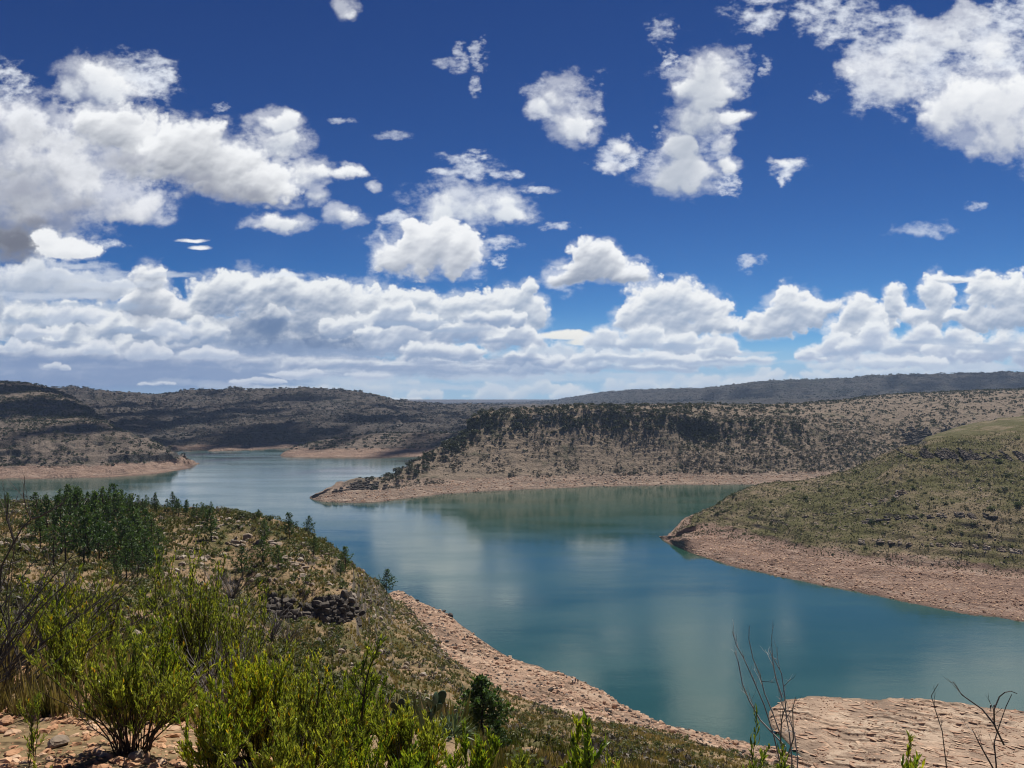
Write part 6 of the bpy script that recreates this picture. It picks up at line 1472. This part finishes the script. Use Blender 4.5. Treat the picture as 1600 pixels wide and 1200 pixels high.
# --- soil and stones at the roadside
M_GRAVEL = rock_mat('soil_stones', (.50, .29, .165), (.38, .20, .11), (.64, .48, .33), .5)
stone_s = [rock_shape(rs, 1, .6, .2) for _ in range(6)]; stone_s = [(V, F, np.zeros(len(V))) for V, F in stone_s]
n_ = 9000; px = rs.uniform(-120, 520, n_); yy = rs.uniform(2.6, 7.6, n_) ; P = np.array([near.at_Y(a, b) for a, b in zip(px, yy)])
tag(scatter_mesh('gravel', stone_s, P, .005 + .045 * rs.rand(n_) ** 5, rs, M_GRAVEL), kind='stuff', label='small stones on the orange roadside soil', cat='gravel')
for pxx, Y, r, lb, mt in [(92, 4.75, .055, 'grey stone with a dark side on the orange soil', M_ROCK), (22, 6.2, .10, 'orange stone at the left edge below the dry bush', M_GRAVEL), (34, 6.0, .085, 'tan stone beside the orange stone at the left edge', M_GRAVEL), (12, 5.1, .05, 'reddish clod on the orange soil', M_GRAVEL), (215, 4.62, .05, 'pale flat stone at the foot of the bright green shrub', M_ROCK), (100, 4.5, .03, 'small round stone by the sprig of leaves', M_GRAVEL), (4, 4.95, .035, 'small red stone at the very left of the soil', M_GRAVEL)]:
    x, y, z = near.at_Y(pxx, Y); V, F = rock_shape(rs, 2, .7, .08, 9)
    tag(link('stone', mesh_arrays('stone', V * r, F, mt, False), None, (x, y, z + r * .25), rs.rand() * 6), lb, 'stone')
n_ = 900; px = rs.uniform(-80, 420, n_); yy = rs.uniform(5.2, 9.5, n_); P = np.array([near.at_Y(a, b) for a, b in zip(px, yy)])
near_tufts = [tuft_proto(rs, 26, 1, .6, .028) for _ in range(5)]
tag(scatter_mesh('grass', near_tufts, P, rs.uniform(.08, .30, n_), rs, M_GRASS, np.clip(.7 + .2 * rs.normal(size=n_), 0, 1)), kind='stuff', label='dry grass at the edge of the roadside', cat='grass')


# --- people at the water
def cloth(name, c): return plain_mat(name, c, tuple(.8 * v for v in c), 12, .9, .1, .01)
M_SKIN = plain_mat('skin', (.30, .17, .11), (.26, .15, .10), 10, .6, .05, .01); M_HAIR = plain_mat('hair', (.02, .015, .012), (.03, .02, .016), 20, .7, .2, .01)
J = ['pelvis', 'chest', 'neck', 'head', 'crown', 'ls', 'le', 'lw', 'lf', 'rs', 're', 'rw', 'rf', 'lh', 'lk', 'la', 'lt', 'rh', 'rk', 'ra', 'rt']
E = [('pelvis', 'chest'), ('chest', 'neck'), ('neck', 'head'), ('head', 'crown'), ('chest', 'ls'), ('ls', 'le'), ('le', 'lw'), ('lw', 'lf'), ('chest', 'rs'), ('rs', 're'), ('re', 'rw'), ('rw', 'rf'), ('pelvis', 'lh'), ('lh', 'lk'), ('lk', 'la'), ('la', 'lt'), ('pelvis', 'rh'), ('rh', 'rk'), ('rk', 'ra'), ('ra', 'rt')]
RAD = dict(pelvis=.15, chest=.16, neck=.06, head=.095, crown=.07, ls=.075, rs=.075, le=.048, re=.048, lw=.035, rw=.035, lf=.03, rf=.03, lh=.10, rh=.10, lk=.065, rk=.065, la=.045, ra=.045, lt=.04, rt=.04)
STAND = dict(pelvis=(0, 0, .95), chest=(0, 0, 1.30), neck=(0, .02, 1.48), head=(0, .03, 1.60), crown=(0, .02, 1.70), ls=(-.19, 0, 1.40), le=(-.24, .02, 1.12), lw=(-.22, .12, .90), lf=(-.20, .18, .80), rs=(.19, 0, 1.40), re=(.24, .02, 1.12), rw=(.22, .12, .90), rf=(.20, .18, .80),
             lh=(-.10, 0, .88), lk=(-.12, .03, .48), la=(-.13, 0, .07), lt=(-.14, .16, .03), rh=(.10, 0, .88), rk=(.12, .03, .48), ra=(.13, 0, .07), rt=(.14, .16, .03))
BEND = dict(STAND, pelvis=(0, -.12, .86), chest=(0, .20, 1.10), neck=(0, .36, 1.16), head=(0, .46, 1.14), crown=(0, .55, 1.10), ls=(-.18, .25, 1.16), le=(-.2, .36, .88), lw=(-.16, .46, .66), lf=(-.14, .50, .56), rs=(.18, .25, 1.16), re=(.2, .36, .88), rw=(.16, .46, .66), rf=(.14, .50, .56), lh=(-.1, -.1, .82), rh=(.1, -.1, .82))
CROUCH = dict(STAND, pelvis=(0, -.16, .34), chest=(0, .04, .66), neck=(0, .12, .82), head=(0, .17, .93), crown=(0, .17, 1.02), ls=(-.18, .06, .74), le=(-.22, .26, .56), lw=(-.14, .44, .50), lf=(-.1, .50, .46), rs=(.18, .06, .74), re=(.22, .26, .56), rw=(.14, .44, .50), rf=(.1, .50, .46),
              lh=(-.11, -.12, .32), lk=(-.16, .26, .46), la=(-.14, .02, .07), lt=(-.15, .18, .03), rh=(.11, -.12, .32), rk=(.16, .26, .46), ra=(.14, .02, .07), rt=(.15, .18, .03))


def person(px, py, s, pose, facing, top, trousers, label, hat=None, scale=1.0):
    x, y, z = s.at_py(px, py)
    me = bpy.data.meshes.new('person'); me.from_pydata([pose[j] for j in J], [(J.index(a), J.index(b)) for a, b in E], [])
    tmp = bpy.data.objects.new('tmp', me); COL.objects.link(tmp)
    md = tmp.modifiers.new('skin', 'SKIN'); sv = me.skin_vertices[0].data
    for j, n_j in enumerate(J): sv[j].radius = (RAD[n_j],) * 2; sv[j].use_root = j == 0
    tmp.modifiers.new('sub', 'SUBSURF').levels = 1; tmp.modifiers['sub'].render_levels = 1
    me2 = bpy.data.meshes.new_from_object(tmp.evaluated_get(bpy.context.evaluated_depsgraph_get())); bpy.data.objects.remove(tmp)
    me2.name = 'person'; me2.materials.clear()
    for m_ in (M_SKIN, top, trousers, M_HAIR): me2.materials.append(m_)
    jp = np.array([pose[j] for j in J]); grp = {'neck': 0, 'head': 0, 'crown': 3, 'lw': 0, 'rw': 0, 'lf': 0, 'rf': 0, 'chest': 1, 'ls': 1, 'rs': 1, 'le': 1, 're': 1}
    for p in me2.polygons:
        p.material_index = grp.get(J[int(np.argmin(((jp - np.array(p.center)) ** 2).sum(1)))], 2); p.use_smooth = True
    o = link('person', me2, None, (x, y, z - .02), facing, scale); tag(o, label, 'person')
    if hat:
        hp = Vector(pose['crown']); V, F = tube([(0, 0, -.03), (0, 0, -.02), (0, 0, -.015), (0, 0, .06), (0, 0, .075)], [.17, .17, .10, .085, .02], 14)
        link('hat', mesh_arrays('hat', V, F, hat, True), o, hp)
    return o
C_W, C_R, C_K, C_B = cloth('white_cloth', (.75, .73, .70)), cloth('red_cloth', (.42, .12, .10)), cloth('black_cloth', (.02, .02, .024)), cloth('blue_cloth', (.04, .05, .10))
person(894.5, 1068, near, BEND, -.9, C_W, C_K, 'bending person in a white top and dark trousers on the near shore', C_W)
person(899, 1067.5, near, STAND, .4, C_R, C_B, 'standing person in a red top on the near shore beside two others', None)
person(903, 1069, near, STAND, 2.6, C_K, C_K, 'standing person in dark clothes at the right of the group on the near shore', None)
person(1548, 1110, flat, STAND, .3, C_K, C_K, 'person in dark clothes and a pale hat standing on the rock flat by the water', C_W)
person(1553.5, 1110, flat, STAND, -.4, C_K, C_K, 'bareheaded person in dark clothes standing on the rock flat by the water', None)
person(886, 1060, near, CROUCH, .5, C_W, C_K, 'crouching person in a white top close to the water left of the group', None)
